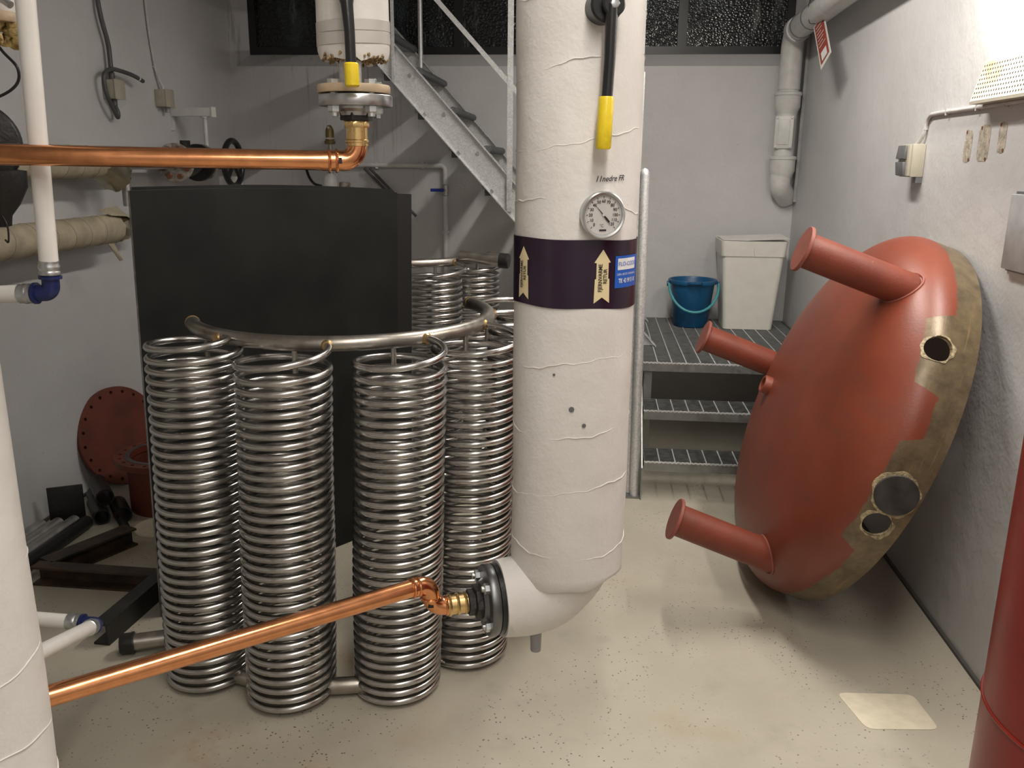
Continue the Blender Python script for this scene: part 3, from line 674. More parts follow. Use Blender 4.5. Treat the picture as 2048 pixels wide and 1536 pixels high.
MB().disc((lx - .013, ly + .012, 1.702), (0, -1, 0), .005, .002, 12).build('tag_eye', 'zinc', T)
# stem hidden behind the lever
MB().tube([(lx - .006, ly + .012, 1.905), (UX, UY, 1.905)], .014, 14).build('valve_stem', 'black_plastic', T)

# ------------------------------------------------------------------ white riser at the near side and multilayer pipes
FX, FY = -1.040, 1.155
T = thing('insulated_pipe', 'thick white plaster wrapped pipe standing in front of the slanting copper pipe', 'pipe', (FX, FY, 0))
wobble(MB().lathe((FX, FY, 0), (0, 0, 1), wrap_prof(.0, CEIL - .001, .140, 80), 48), .0012, 8, (FX, FY)).build('insulation_jacket', 'wrap', T, angle=60)
for zz, ph in ((.36, 0), (.48, 1), (.60, 2.5), (.74, .4), (.9, 1.7)):
    MB().tube([(FX + .1398 * math.cos(a), FY + .1398 * math.sin(a), zz + .02 * math.sin(a + ph) + .0015 * math.sin(11 * a)) for a in [2 * PI * i / 80 for i in range(80)]], .0014, 6, closed=True).build('wrap_seam', 'wrap', T)
def pexrun(label, pts, rad, fr, r=.019):
    T = thing('multilayer_pipe', label, 'pipe', pts[1])
    a, b, c = [V(p) for p in pts]; da = (a - b).normalized(); dc = (c - b).normalized()
    MB().tube(rounded([b + da * .040, b, b + dc * .040], .016, 8), r * .92, 20).build('elbow_fitting', 'blue_fit', T)
    for d, e in ((da, a), (dc, c)):
        MB().lathe(b + d * .030, d, [(r * .8, 0), (r * 1.22, .001), (r * 1.22, .007), (r * .8, .008)], 24).build('fitting_collar', 'blue_fit', T)
        MB().lathe(b + d * .039, d, [(r, 0), (r * 1.1, .001), (r * 1.15, .006), (r * 1.06, .010), (r * 1.15, .014), (r * 1.15, .020), (r * 1.06, .024), (r * 1.1, .030), (r, .031)], 24).build('press_sleeve', 'zinc', T)
        MB().tube([b + d * .066, e], r, 24).build('pipe_length', 'white_plastic', T)
    return T
pexrun('upright white plastic pipe with dark blue elbow beside the cream pipes', [(-1.118, 1.765, 2.9), (-1.182, 1.768, 1.2625), (-1.52, 1.735, 1.248)], .02, 0, .0195)
pexrun('white plastic pipe with dark blue elbow low beside the steel frame', [(-1.50, 1.665, .528), (-1.124, 1.697, .500), (-1.022, 1.338, .645)], .02, 0, .0165)
# ------------------------------------------------------------------ red dished tank end leaning on the wall
p_t = 0.354; DC = V((0.984, 3.121, 0.6380)); DR = .680; DB = .217; DS = .088; DT = .009
dn = V((-math.cos(p_t), 0, math.sin(p_t))); du = V((math.sin(p_t), 0, math.cos(p_t))); dv = dn.cross(du)
T = thing('dished_tank_end', 'large red primed dished tank end with three legs leaning against the wall', 'tank end', (DC - du * DR))
Rm = Matrix((du, dv, dn)).transposed()          # local x=up along rim, y=sideways, z=axis
def prof(R, b, s, n=30): return [(R, 0), (R, s)] + [(R * max(0.0, math.cos(a)) ** .8, s + b * math.sin(a)) for a in [PI / 2 * (i / n) for i in range(1, n + 1)]]
po = prof(DR, DB, DS); pi_ = prof(DR - DT, DB - DT * .3, DS)
pr = [(r if r > 1e-3 else 0, h) for r, h in po]; pr2 = [(r if r > 1e-3 else 0, h) for r, h in pi_]
md = MB(); md.lathe((0, 0, 0), (0, 0, 1), pr2[::-1] + pr, 120)
dish = md.build('dish', 'dish', None)
VSIGN = -1 if dv.y < 0 else 1
def sp_(u, v):                                   # surface point from (up, sideways world-Y) in dish coordinates
    rho = math.hypot(u, v); lo, hi = 0.0, PI / 2
    for _ in range(40):
        m_ = (lo + hi) / 2
        if DR * math.cos(m_) ** .8 > rho: lo = m_
        else: hi = m_
    return DS + DB * math.sin(lo)
def L(u, v, w_): return V((u, v * VSIGN, w_))
def dcut(c, ax, r, h):
    o = MB().disc(V(c) - V(ax).normalized() * h / 2, ax, r, h, 40).build('cutter', 'dish', None); return o
h1 = L(.375, -.552, .115); n1 = L(.375, -.552, .30)
h2 = L(-.155, -.655, .076); n2 = L(-.155, -.655, .10)
cut(dish, [dcut(h1, n1, .041, .2), dcut(h2, n2, .042, .2)])
Mw = Rm.to_4x4(); Mw.translation = DC
loc_rel = DC - ROOTLOC[T.name]
def dpart(o, parent=T):
    """place a part built in dish coordinates"""
    o.parent = parent
    if parent is T: o.matrix_local = Matrix.Translation(loc_rel) @ Rm.to_4x4()
    return o
dpart(dish)
dish.data.materials[0] = M['dish'] if dish.data.materials else None
for (u, v, tip) in ((.498, -.313, .535), (.0, .588, .535), (-.498, -.313, .535)):
    w0 = sp_(u, v) - .03
    lg = dpart(MB().tube([L(u, v, w0), L(u, v, tip)], .056, 28).build('leg', 'primer', None))
    c_ = MB().disc(L(u, v, tip - .003), (0, 0, 1), .0735, .012, 36, .002).build('foot_plate', 'primer_face', None); c_.parent = lg
    # weld bead where the leg meets the dish
    ring = []
    for k in range(40):
        a = 2 * PI * k / 40; uu = u + .057 * math.cos(a); vv = v + .057 * math.sin(a); ring.append(L(uu, vv, sp_(uu, vv) + .001))
    wb = MB().tube(ring, .0042, 6, closed=True).build('weld_bead', 'primer_face', None); wb.parent = lg
cu, cv = -.030, .197; cw = sp_(cu, cv)
dpart(MB().lathe(L(cu, cv, cw - .02), (0, 0, 1), [(.024, 0), (.035, 0), (.035, .046), (.033, .050), (.026, .050), (.024, .048), (.024, .012)], 28).build('coupling', 'primer', None))
dpart(MB().disc(L(cu, cv, cw - .012), (0, 0, 1), .0245, .003, 20).build('coupling_bottom', 'brown_bare', None))
def splat(c, nrm, ri, ro, name, m, n=44, th=.0022, jag=.012):
    u, v, w_ = basis(nrm); c = V(c); vs = []; 
    for k in range(n):
        a = 2 * PI * k / n; r_o = ro + jag * (.5 * math.sin(2 * a + 1 + c.x * 9) + .35 * math.sin(5 * a + c.y * 7) + .25 * math.sin(9 * a) + random.uniform(-.12, .12)) * .6
        for (r, h) in ((ri, -.012), (ri, th), (r_o, th), (r_o, -.012)):
            q = c + (u * math.cos(a) + v * math.sin(a)) * r
            # keep on the shell: push out to the dish radius
            rho = math.hypot(q.x, q.y)
            z = q.z
            if z <= DS: R_ = DR
            else: R_ = DR * max(0.02, math.cos(math.asin(min(1, (z - DS) / DB)))) ** .8
            k2 = (R_ + h) / max(rho, 1e-4); vs.append(V((q.x * k2, q.y * k2, z)))
    fs = [(4 * k + j, 4 * ((k + 1) % n) + j, 4 * ((k + 1) % n) + (j + 1) % 4, 4 * k + (j + 1) % 4) for k in range(n) for j in range(4)]
    return dpart(MB().add(vs, fs).build(name, m, None))
splat(h1, n1, .041, .047, 'weld_residue', 'residue')
splat(h2, n2, .042, .049, 'weld_residue', 'residue')
h3 = L(-.048, -.679, .075); n3 = L(-.048, -.67, .08)
splat(h3, n3, .062, .071, 'weld_residue', 'residue')
dpart(MB().disc(h3 - n3.normalized() * .004, n3, .0625, .0085, 40, .001).build('cover_disc', 'dark_disc', None))

# ------------------------------------------------------------------ red vessel at the near side
RX, RY, RR = .967, 1.402, .238
T = thing('red_vessel', 'glossy dark red cylindrical vessel standing near the wall with a welded seam', 'vessel', (RX, RY, 0))
MB().lathe((RX, RY, 0), (0, 0, 1), [(0, .0), (RR - .006, 0), (RR, .006), (RR, 1.60), (RR * .96, 1.68), (RR * .8, 1.735), (RR * .45, 1.77), (0, 1.78)], 80).build('shell', 'red_gloss', T)
MB().tube([(RX + (RR + .0005) * math.cos(a), RY + (RR + .0005) * math.sin(a), .607) for a in [2 * PI * i / 80 for i in range(80)]], .0032, 6, closed=True).build('weld_seam', 'red_gloss', T)

# ------------------------------------------------------------------ low steps with grating, landing and rail post
SX0, SX1 = .262, 1.205
GR = thing('grating_steps', 'low galvanised steps and landing of open steel grating', 'steps', ((SX0 + SX1) / 2, 4.6, 0))
def gdeck(y0, y1, z, x0, x1, name):
    fr_ = MB()
    for yy in (y0 + .0025, y1 - .0025): fr_.box(((x0 + x1) / 2, yy, z - .0175), (x1 - x0, .005, .035))
    for xx in (x0 + .0025, x1 - .0025): fr_.box((xx, (y0 + y1) / 2, z - .0175), (.005, y1 - y0 - .01, .035))
    d = fr_.build(name, 'galv_dark', GR, smooth=False)
    bb = MB(); n = int((y1 - y0 - .01) / .0125)
    for i in range(1, n): bb.box(((x0 + x1) / 2, y0 + .005 + i * (y1 - y0 - .01) / n, z - .0155), (x1 - x0 - .01, .0022, .028))
    bo = bb.build('bearing_bars', 'galv_dark', d, smooth=False); bo['kind'] = 'stuff'
    n = int((x1 - x0) / .078); me = None
    for i in range(1, n + 1):
        x = x0 + i * (x1 - x0) / (n + 1)
        if me is None:
            o = MB().box((0, 0, 0), (.005, y1 - y0 - .012, .006)).build('cross_bar', 'galv', d, smooth=False); me = o.data
            for v in me.vertices: v.co += ROOTLOC[GR.name]
            o.location = V((x, (y0 + y1) / 2, z - .0022)) - ROOTLOC[GR.name]
        else:
            o = bpy.data.objects.new('cross_bar', me); COL.objects.link(o); o.parent = d; o.location = V((x, (y0 + y1) / 2, z - .0022)) - ROOTLOC[GR.name]
    ns = MB(); k = int((x1 - x0) / .02)
    vs = []; fs = []
    for i in range(k * 2 + 1):
        x = x0 + i * (x1 - x0) / (2 * k); h = .004 if i % 2 else 0
        vs += [(x, y0 - .006, z - .004 - h), (x, y0 - .006, z + .001 - h * .4), (x, y0 + .004, z + .001 - h * .4)]
    for i in range(k * 2): fs += [(3 * i, 3 * i + 3, 3 * i + 4, 3 * i + 1), (3 * i + 1, 3 * i + 4, 3 * i + 5, 3 * i + 2)]
    ns.add(vs, fs).build('serrated_nosing', 'galv', d, smooth=False)
    MB().box(((x0 + x1) / 2, y0 - .003, z - .026), (x1 - x0, .004, .040)).build('front_lip', 'galv_dark', d, smooth=False)
    return d
gdeck(4.31, 5.63, .57, SX0, SX1, 'landing')
gdeck(4.085, 4.30, .38, SX0, SX1, 'tread'); gdeck(3.875, 4.075, .19, SX0, SX1, 'tread')
for x in (SX0 - .006, SX1 + .006):
    MB().prism([(x, 3.86, 0), (x, 3.86, .16), (x, 4.29, .57), (x, 5.62, .57), (x, 5.62, .46), (x, 4.36, .46), (x, 4.02, .12), (x, 4.02, 0)], (.006 if x > 1 else -.006, 0, 0)).build('side_stringer', 'galv_dark', GR, smooth=False)
for x in (SX0 + .03, SX1 - .03):
    for y in (4.36, 5.56): MB().box((x, y, .268), (.04, .04, .536)).build('leg', 'galv_dark', GR, smooth=False)
T = thing('rail_post', 'upright galvanised rail post at the foot of the grating steps', 'post', (.222, 3.90, 0))
MB().tube([(.224, 3.905, .008), (.205, 3.90, 1.50), (.2046, 3.90, 1.512), (.2044, 3.90, 1.522), (.2042, 3.90, 1.528)], [.0215, .0205, .019, .014, .004], 20).build('tube', 'galv', T, angle=60)
MB().box((.205, 3.905, .004), (.085, .07, .008)).build('base_plate', 'galv_dark', T, smooth=False)
MB().disc((.176, 3.885, .008), (0, 0, 1), .008, .006, 6).build('anchor_bolt', 'rust', T)
MB().tube([(.196, 3.93, .01), (.180, 3.93, .95), (.172, 3.955, 1.22)], .014, 12).build('flat_brace', 'galv', T)

# ------------------------------------------------------------------ steel stair up to the window
ST = thing('steel_stair', 'steep galvanised steel stair with handrail climbing in front of the window', 'stair', (.3, 5.1, .57))
sl = (1.447 - 2.159) / (-.447 + 1.097)           # slope of the upper edge
def zt(x): return 2.159 + sl * (x + 1.097)
def stringer(y, ins):
    hgt = .205; xa, xb = -1.75, .345
    xf = (.572 - (zt(0) - hgt)) / sl              # where the lower edge meets the landing
    xg = (.572 - zt(0)) / sl
    poly = [(xa, y, zt(xa)), (min(xg, .36), y, max(.572, zt(min(xg, .36)))), (min(xg, .36), y, .572), (xf, y, .572), (xa, y, zt(xa) - hgt)]
    o = MB().prism(poly, (0, .006, 0)).build('stringer', 'galv', ST, smooth=False)
    d = V((1, 0, sl)).normalized(); L_ = (V((min(xg, .36), 0, zt(min(xg, .36)))) - V((xa, 0, zt(xa)))).length
    for off, nm in ((0, 'flange'), (-hgt + .008, 'flange')):
        c0 = V((xa, y, zt(xa) + off)); ex = 0 if off == 0 else -.0
        xe = min(xg, .36) if off == 0 else xf - .01
        c1 = V((xe, y, zt(xe) + off + (0 if off == 0 else 0)))
        a = -.012 if ins > 0 else -.025
        MB().prism([c0 + V((0, a - .01, 0)), c1 + V((0, a - .01, 0)), c1 + V((0, a - .01, -.008)), c0 + V((0, a - .01, -.008))], (0, .055, 0)).build('stringer_flange', 'galv', o, smooth=False)
    return o
SN, SF = 4.72, 5.50
s_n = stringer(SN, 1); s_f = stringer(SF, -1)
rise = .197; run = rise / -sl
for i in range(9):
    x = -1.62 + i * run; z = zt(x) - .135
    if z < .62: break
    t_ = MB(); t_.box((x + .02, (SN + SF) / 2 + .003, z), (.20, SF - SN - .008, .022)).build('tread', 'galv_dark', ST, smooth=False)
    MB().tube([(x + .125, SN + .010, z), (x + .125, SF - .004, z)], .021, 12).build('tread_nosing', 'tread', ST)
    MB().box((x + .02, SN + .03, z - .028), (.17, .04, .034)).build('tread_bracket', 'tread', ST, smooth=False)
    for dx in (-.045, .06):
        MB().hexa((x + dx + .02, SN + .001, z - .02), (0, -1, 0), .011, .009).build('bolt', 'zinc', s_n)
for x, z0 in ((-1.086, zt(-1.086) - .195), (-.468, zt(-.468) - .18), (.21, zt(.21) - .12)):
    MB().box((x, SN - .018, (z0 + 2.9 - (0 if x < .1 else .9)) / 2), (.030 if x > -1 else .016, .012, 2.9 - (0 if x < .1 else .9) - z0)).build('rail_post', 'galv', ST, smooth=False)
def hz(x): return 1.973 + (-.375 / .351) * (x + .483)
hr = MB().prism([(-1.5, SN - .022, hz(-1.5)), (.22, SN - .022, hz(.22)), (.22, SN - .022, hz(.22) - .035), (-1.5, SN - .022, hz(-1.5) - .035)], (0, .012, 0)).build('mid_rail', 'galv', ST, smooth=False)
for x in (-1.093, -.40): MB().tube([(x, SF - .03, zt(x) - .06), (x, SF - .03, 2.92)], .0145, 14).build('rail_post', 'galv', ST)

# ------------------------------------------------------------------ bucket and bin on the landing
bx, by, bz = .605, 5.38, .5712
T = thing('bucket', 'blue plastic bucket with a hanging teal handle on the landing', 'bucket', (bx, by, bz))
pr = [(0, .002), (.098, 0), (.102, .004), (.1335, .262), (.146, .263), (.149, .268), (.149, .284), (.146, .288), (.137, .288), (.132, .280), (.099, .012), (0, .012)]
bb = MB().lathe((bx, by, bz), (0, 0, 1), pr, 48)
bb.build('body', 'blue', T)
MB().prism([(bx - .05, by - .135, bz + .283), (bx + .05, by - .135, bz + .283), (bx + .03, by - .172, bz + .291), (bx - .03, by - .172, bz + .291)], (0, 0, -.014)).build('spout', 'blue', T)
hp = []
for i in range(17):
    a = PI * i / 16; hp.append((bx - .150 * math.cos(a) + .004, by - .02 - .125 * math.sin(a) - .02, bz + .262 - .155 * math.sin(a)))
MB().tube(hp, .0085, 10).build('handle', 'teal', T)
for sx in (-1, 1): MB().disc((bx + sx * .146, by - .03, bz + .262), (sx, 0, 0), .016, .012, 16).build('handle_lug', 'blue', T)
cx, cy = .940, 5.40
T = thing('waste_bin', 'tall white plastic bin with overhanging lid on the landing', 'bin', (cx, cy, bz))
def taper(mb, z0, z1, hx0, hy0, hx1, hy1, rad, n=6, cap=(True, True)):
    rings = []
    for (z, hx, hy) in ((z0, hx0, hy0), (z1, hx1, hy1)):
        ring = []
        for qx, qy, a0 in ((1, 1, 0), (-1, 1, PI / 2), (-1, -1, PI), (1, -1, 3 * PI / 2)):
            for k in range(n + 1):
                a = a0 + PI / 2 * k / n; ring.append(V((cx + qx * (hx - rad) + rad * math.cos(a), cy + qy * (hy - rad) + rad * math.sin(a), z)))
        rings.append(ring)
    m_ = len(rings[0]); fs = [(k, (k + 1) % m_, m_ + (k + 1) % m_, m_ + k) for k in range(m_)]
    if cap[0]: fs.append(tuple(range(m_ - 1, -1, -1)))
    if cap[1]: fs.append(tuple(range(m_, 2 * m_)))
    return mb.add(rings[0] + rings[1], fs)
b_ = MB(); taper(b_, bz, bz + .46, .148, .118, .182, .146, .03); taper(b_, bz, bz + .006, .140, .110, .148, .118, .03); b_.build('body', 'bin', T)
l_ = MB(); taper(l_, bz + .445, bz + .535, .187, .151, .196, .158, .028, cap=(True, True)); l_.build('lid_rim', 'bin', T)
MB().add([(cx - .18, cy - .14, bz + .537), (cx + .205, cy - .15, bz + .550), (cx + .20, cy + .14, bz + .560), (cx - .185, cy + .145, bz + .541), (cx - .05, cy - .155, bz + .538), (cx + .05, cy, bz + .543)], [(0, 4, 5, 3), (4, 1, 2, 5), (5, 2, 3)]).build('lid_sheet', 'white_plastic', T, smooth=False)
MB().tube([(cx - .005, cy - .1545, bz + .537), (cx + .005, cy - .1545, bz + .51), (cx - .003, cy - .1535, bz + .48), (cx + .004, cy - .1525, bz + .447)], .0012, 5).build('lid_crack', 'jbox', T)
# ------------------------------------------------------------------ drain pipe in the far corner
DX, DY = 1.118, 5.545
T = thing('drain_pipe', 'white painted cast drain pipe with cleanout hatch in the corner under the window', 'pipe', (DX, DY, 1.33))
MB().tube(rounded([(DX, DY, 1.98), (DX, DY, 2.30), (DX, 3.2, 2.36)], .11, 10), .064, 24).build('upper_run', 'white_paint', T)
MB().tube(rounded([(DX, DY, 1.55), (DX - .008, DY, 1.42), (DX + .06, YB - .006, 1.345)], .06, 10), .062, 24).build('bottom_elbow', 'white_paint', T)
MB().tube([(DX, DY, 1.50), (DX, DY, 2.0)], .060, 24).build('straight_pipe', 'white_paint', T)
for z in (1.925, 1.555):
    MB().lathe((DX, DY, z - .055), (0, 0, 1), [(.060, -.03), (.066, -.01), (.075, .01), (.075, .075), (.080, .078), (.080, .092), (.075, .096), (.062, .098)], 32).build('pipe_socket', 'white_paint', T)
hd_ = V((-.30, -.954, 0)).normalized(); hs = V((hd_.y, -hd_.x, 0)) * -1
Rz = Matrix((hs, V((0, 0, 1)).cross(hs), V((0, 0, 1)))).transposed()
hc = V((DX, DY, 1.735)) + hd_ * .060
ht = MB().box(hc, (.108, .022, .19), Rz, bev=.006).build('cleanout_cover', 'white_paint', T)
MB().box(hc + hd_ * .011, (.068, .010, .145), Rz, bev=.004).build('cover_panel', 'white_paint', ht)
for a in (-.042, .042):
    for b in (-.083, .083): MB().hexa(hc + hs * a + V((0, 0, b)) + hd_ * .009, hd_, .008, .008).build('cover_bolt', 'white_paint', ht)
for yy in (5.32, 5.06): MB().ring((DX, yy, 2.303 + (5.54 - yy) * .025), (0, 1, 0), .062, .0685, .012, 28).build('joint_ring', 'switch_grey', T)
MB().ring((DX, 5.40, 2.302), (0, 1, 0), .063, .072, .075, 28).build('pipe_coupling', 'white_paint', T)
T2_ = MB().box((XR - .010, YB - .07, 2.10), (.018, .03, 1.55)).build('cable_duct', 'panel_grey', None, origin=(XR - .010, YB - .07, 1.325), smooth=False)
tag(T2_, 'thin painted duct strip running down the room corner behind the drain pipe', 'duct')
# warning tag
TG = thing('pipe_tag', 'red and white information tag hanging from the drain pipe', 'tag', (1.10, 4.80, 2.0))
c4 = [V((1.10, 4.955, 2.245)), V((1.115, 4.82, 2.295)), V((1.105, 4.555, 2.075)), V((1.09, 4.66, 2.005))]
nn = (c4[1] - c4[0]).cross(c4[3] - c4[0]).normalized()
if nn.x > 0: nn = -nn
MB().prism([p for p in c4], nn * .002).build('tag_card', 'white_plastic', TG, smooth=False)
def tq(u, v, e=.003): return (c4[0] * (1 - u) * (1 - v) + c4[1] * u * (1 - v) + c4[2] * u * v + c4[3] * (1 - u) * v) + nn * e
MB().add([tq(.1, .04), tq(.9, .04), tq(.9, .93), tq(.1, .93)], [(0, 1, 2, 3)]).build('red_field', 'tag_red', TG, smooth=False)
ln = MB()
for k in range(7): ln.add([tq(.2, .12 + k * .075, .004), tq(.8 - .1 * (k % 3), .12 + k * .075, .004), tq(.8 - .1 * (k % 3), .135 + k * .075, .004), tq(.2, .135 + k * .075, .004)], [(0, 1, 2, 3)])
ln.build('printed_lines', 'white_ink', TG, smooth=False)
MB().add([tq(.25, .72, .004), tq(.75, .72, .004), tq(.75, .9, .004), tq(.25, .9, .004)], [(0, 1, 2, 3)]).build('white_box', 'white_ink', TG, smooth=False)
MB().tube(spline([tq(.3, .02), (DX - .05, 4.93, 2.27), (DX - .05, 4.93, 2.38), (DX + .05, 4.93, 2.385)]), .0018, 6).build('tie', 'black_plastic', TG)

# ------------------------------------------------------------------ fittings on the right wall
T = thing('wall_switch', 'beige surface mounted switch box with two grey rockers and painted cable', 'switch', (XR, 3.56, 1.505))
MB().box((XR - .024, 3.545, 1.568), (.048, .125, .122), bev=.004).build('box', 'jbox', T)
MB().box((XR - .053, 3.545, 1.568), (.012, .118, .116), bev=.003).build('cover', 'jbox', T)
for z in (1.598, 1.538): MB().box((XR - .062, 3.548, z), (.016, .085, .050), Matrix.Rotation(.12 * (1 if z > 1.56 else -1), 3, 'Y'), bev=.002).build('rocker', 'switch_grey', T)
MB().box((XR - .012, 3.50, 1.497), (.024, .03, .022)).build('cable_gland', 'switch_grey', T)
MB().tube(spline([(XR - .02, 3.53, 1.628), (XR - .012, 3.50, 1.66), (XR - .008, 3.488, 1.705), (XR - .008, 3.46, 1.728), (XR - .008, 3.40, 1.733), (XR - .008, 3.1, 1.734), (XR - .008, 2.5, 1.735)], 6), .0075, 10).build('cable', 'light_cable', T)
for y, z in ((3.49, 1.69), (3.30, 1.733), (3.05, 1.734), (2.85, 1.734)): MB().box((XR - .008, y, z), (.014, .008, .022)).build('cable_clip', 'light_cable', T)
T = thing('perforated_cover', 'white perforated metal cover on the wall above the painted cable', 'vent cover', (XR, 2.75, 1.75))
pt, pb = .022, .055
pv = [V((XR - pb, 3.00, 1.748)), V((XR - pb, 2.30, 1.748)), V((XR - pt, 2.30, 1.865)), V((XR - pt, 3.01, 1.865))]
MB().prism(pv + [], (.012, 0, 0)).build('perforated_sheet', 'perf', T, smooth=False)
hl = MB(); pn = (pv[1] - pv[0]).cross(pv[3] - pv[0]).normalized(); pn = -pn if pn.x > 0 else pn
for i in range(40):
    for j in range(8):
        u, v = (i + .8) / 41, (j + .8) / 8.6; c = (pv[0] * (1 - u) + pv[1] * u) * (1 - v) + (pv[3] * (1 - u) + pv[2] * u) * v
        hl.disc(c + pn * .0002, pn, .0034, .0006, 6)
ho = hl.build('perforations', 'dark_disc', T, smooth=False); ho['kind'] = 'stuff'
MB().box((XR - .028, 2.65, 1.743), (.056, .70, .008)).build('bottom_flange', 'jbox', T, smooth=False)
MB().box((XR - .010, 2.65, 1.80), (.02, .69, .10)).build('back_box', 'jbox', T, smooth=False)
ge = thing('wall_panel', 'flat grey metal panel fixed to the wall near the red vessel', 'panel', (XR, 2.50, 1.255))
MB().box((XR - .012, 2.50, 1.365), (.024, .385, .215), bev=.003).build('door', 'panel_grey', ge)
MB().box((XR - .003, 2.50, 1.365), (.006, .40, .23)).build('back_plate', 'switch_grey', ge)
ROOTLOC['wall_right'] = V((0, 0, 0))
for y, z, w_, h_ in ((3.105, 1.615, .060, .105), (2.985, 1.62, .085, .115), (2.86, 1.635, .055, .09)):
    sc_ = MB(); pts_ = []
    for k in range(20):
        a = 2 * PI * k / 20; r_ = 1 + .06 * random.uniform(-1, 1); sgn = lambda t: (abs(t) ** .45) * (1 if t > 0 else -1)
        pts_.append((XR - .0002, y + w_ / 2 * r_ * sgn(math.cos(a)), z + h_ / 2 * r_ * sgn(math.sin(a))))
    sc_.prism(pts_, (-.0008, 0, 0)).build('plaster_scar', 'wall_scar', WR, smooth=False)
    for dy, dz in ((-.3, -.42), (.3, .42)): MB().disc((XR - .001, y + dy * w_, z + dz * h_), (-1, 0, 0), .006, .0008, 8).build('screw_hole', 'rust', WR)

# ------------------------------------------------------------------ fittings on the left wall
def jbox(label, y, z, y2):
    T = thing('junction_box', label, 'junction box', (XL, y, z - .045))
    MB().box((XL + .030, y, z), (.060, .088, .088), bev=.004).build('box', 'jbox', T)
    MB().box((XL + .063, y, z), (.008, .092, .092), bev=.003).build('lid', 'jbox', T)
    for dz in (-.02, .02): MB().disc((XL + .03, y - .044, z + dz), (0, -1, 0), .014, .002, 18).build('knockout', 'jbox', T)
    return T
T = jbox('beige junction box on the wall with a thick grey cable looping out', 4.165, 1.868, 0)
MB().tube([(XL + .03, 4.165, 1.91), (XL + .03, 4.165, 1.945)], .014, 12).build('cable_gland', 'grey_cable', T)
MB().tube([(XL + .03, 4.165, 1.826), (XL + .03, 4.165, 1.795)], .014, 12).build('cable_gland', 'grey_cable', T)
MB().tube(spline([(XL + .03, 4.165, 1.94), (XL + .03, 4.165, 2.0), (XL + .03, 4.16, 2.08), (XL + .03, 4.12, 2.20), (XL + .02, 4.125, 2.35), (XL + .015, 4.14, 2.94)]), .011, 10).build('supply_cable', 'grey_cable', T)
MB().tube(spline([(XL + .03, 4.165, 1.80), (XL + .035, 4.18, 1.765), (XL + .04, 4.165, 1.74), (XL + .05, 4.12, 1.77), (XL + .05, 4.07, 1.84), (XL + .05, 4.06, 1.92), (XL + .055, 4.11, 1.955), (XL + .06, 4.18, 1.957), (XL + .065, 4.30, 1.945), (XL + .07, 4.385, 1.925)]), .010, 10).build('loose_cable', 'grey_cable', T)
MB().tube([(XL + .068, 4.345, 1.9355), (XL + .0685, 4.352, 1.934)], .0108, 10).build('cable_mark', 'white_ink', T)
T = jbox('beige junction box on the wall hanging from a thin painted cable', 4.668, 1.862, 0)
MB().tube([(XL + .03, 4.668, 1.905), (XL + .03, 4.668, 1.925)], .011, 12).build('cable_gland', 'light_cable', T)
MB().tube([(XL + .035, 4.69, 1.82), (XL + .035, 4.69, 1.79)], .013, 12).build('cable_gland', 'panel_grey', T)
MB().tube(spline([(XL + .03, 4.668, 1.92), (XL + .015, 4.645, 1.98), (XL + .010, 4.63, 2.06), (XL + .010, 4.60, 2.3), (XL + .010, 4.59, 2.94)]), .0075, 10).build('painted_cable', 'light_cable', T)
for z, y in ((2.02, 4.636), (2.22, 4.612)): MB().box((XL + .008, y, z), (.014, .018, .008)).build('cable_clip', 'light_cable', T)
T = thing('wall_bracket', 'white steel bracket arm on the wall holding a rod above the valve', 'bracket', (XL, 4.80, 1.70))
MB().box((XL + .004, 4.80, 1.775), (.008, .035, .15)).build('wall_plate', 'white_paint', T)
MB().box((XL + .125, 4.80, 1.800), (.235, .042, .046)).build('arm', 'white_paint', T)
MB().box((XL + .243, 4.80, 1.800), (.006, .050, .054)).build('end_cap', 'white_plastic', T)
MB().tube([(XL + .19, 4.80, 1.78), (XL + .19, 4.80, 1.60)], .0115, 12).build('hanger_rod', 'white_paint', T)
MB().disc((XL + .19, 4.80, 1.768), (0, 0, 1), .022, .008, 12).build('rod_nut', 'white_paint', T)

# valve on the wall pipe
VX, VZ = -2.20, 1.528
T = thing('gate_valve', 'old iron gate valve with white bolted flange and black handwheel on the wall pipe', 'valve', (VX, 4.8, VZ - .14))
MB().tube([(VX, 3.88, VZ), (VX, 4.45, VZ)], .032, 18).build('pipe_stub', 'dull_pipe', T)
MB().tube([(VX, 4.45, VZ), (VX, 5.64, VZ)], .040, 18).build('valve_pipe', 'old_white', T)
for y, m_ in ((4.44, 'old_white'), (4.70, 'black_iron'), (4.74, 'old_white')):
    MB().disc((VX, y, VZ), (0, 1, 0), .100, .022, 36, .003).build('flange', m_, T)
for k in range(8):
    a = PI / 8 + k * PI / 4; MB().hexa((VX + .074 * math.cos(a), 4.44, VZ + .074 * math.sin(a)), (0, -1, 0), .015, .014).build('bolt', 'rust', T)
MB().lathe((VX, 4.47, VZ), (0, 1, 0), [(.04, 0), (.062, .04), (.075, .11), (.062, .18), (.05, .22)], 24).build('valve_body', 'black_iron', T)
MB().disc((VX, 4.58, VZ + .055), (0, 0, 1), .028, .060, 8).build('bonnet_nut', 'black_iron', T)
wc = V((-2.03, 4.79, VZ - .002))
MB().tube([(VX, 4.79, VZ), wc + V((.02, 0, 0))], .013, 12).build('stem', 'dull_pipe', T)
hw = MB(); hw.tube([(wc.x, wc.y + .122 * math.cos(a), wc.z + .122 * math.sin(a)) for a in [2 * PI * i / 40 for i in range(40)]], .0165, 12, closed=True)
ho = hw.build('handwheel_rim', 'black_plastic', T)
for k in range(4):
    a = PI / 4 + k * PI / 2; MB().tube([wc, wc + V((0, .118 * math.cos(a), .118 * math.sin(a)))], .0115, 10).build('spoke', 'black_plastic', ho)
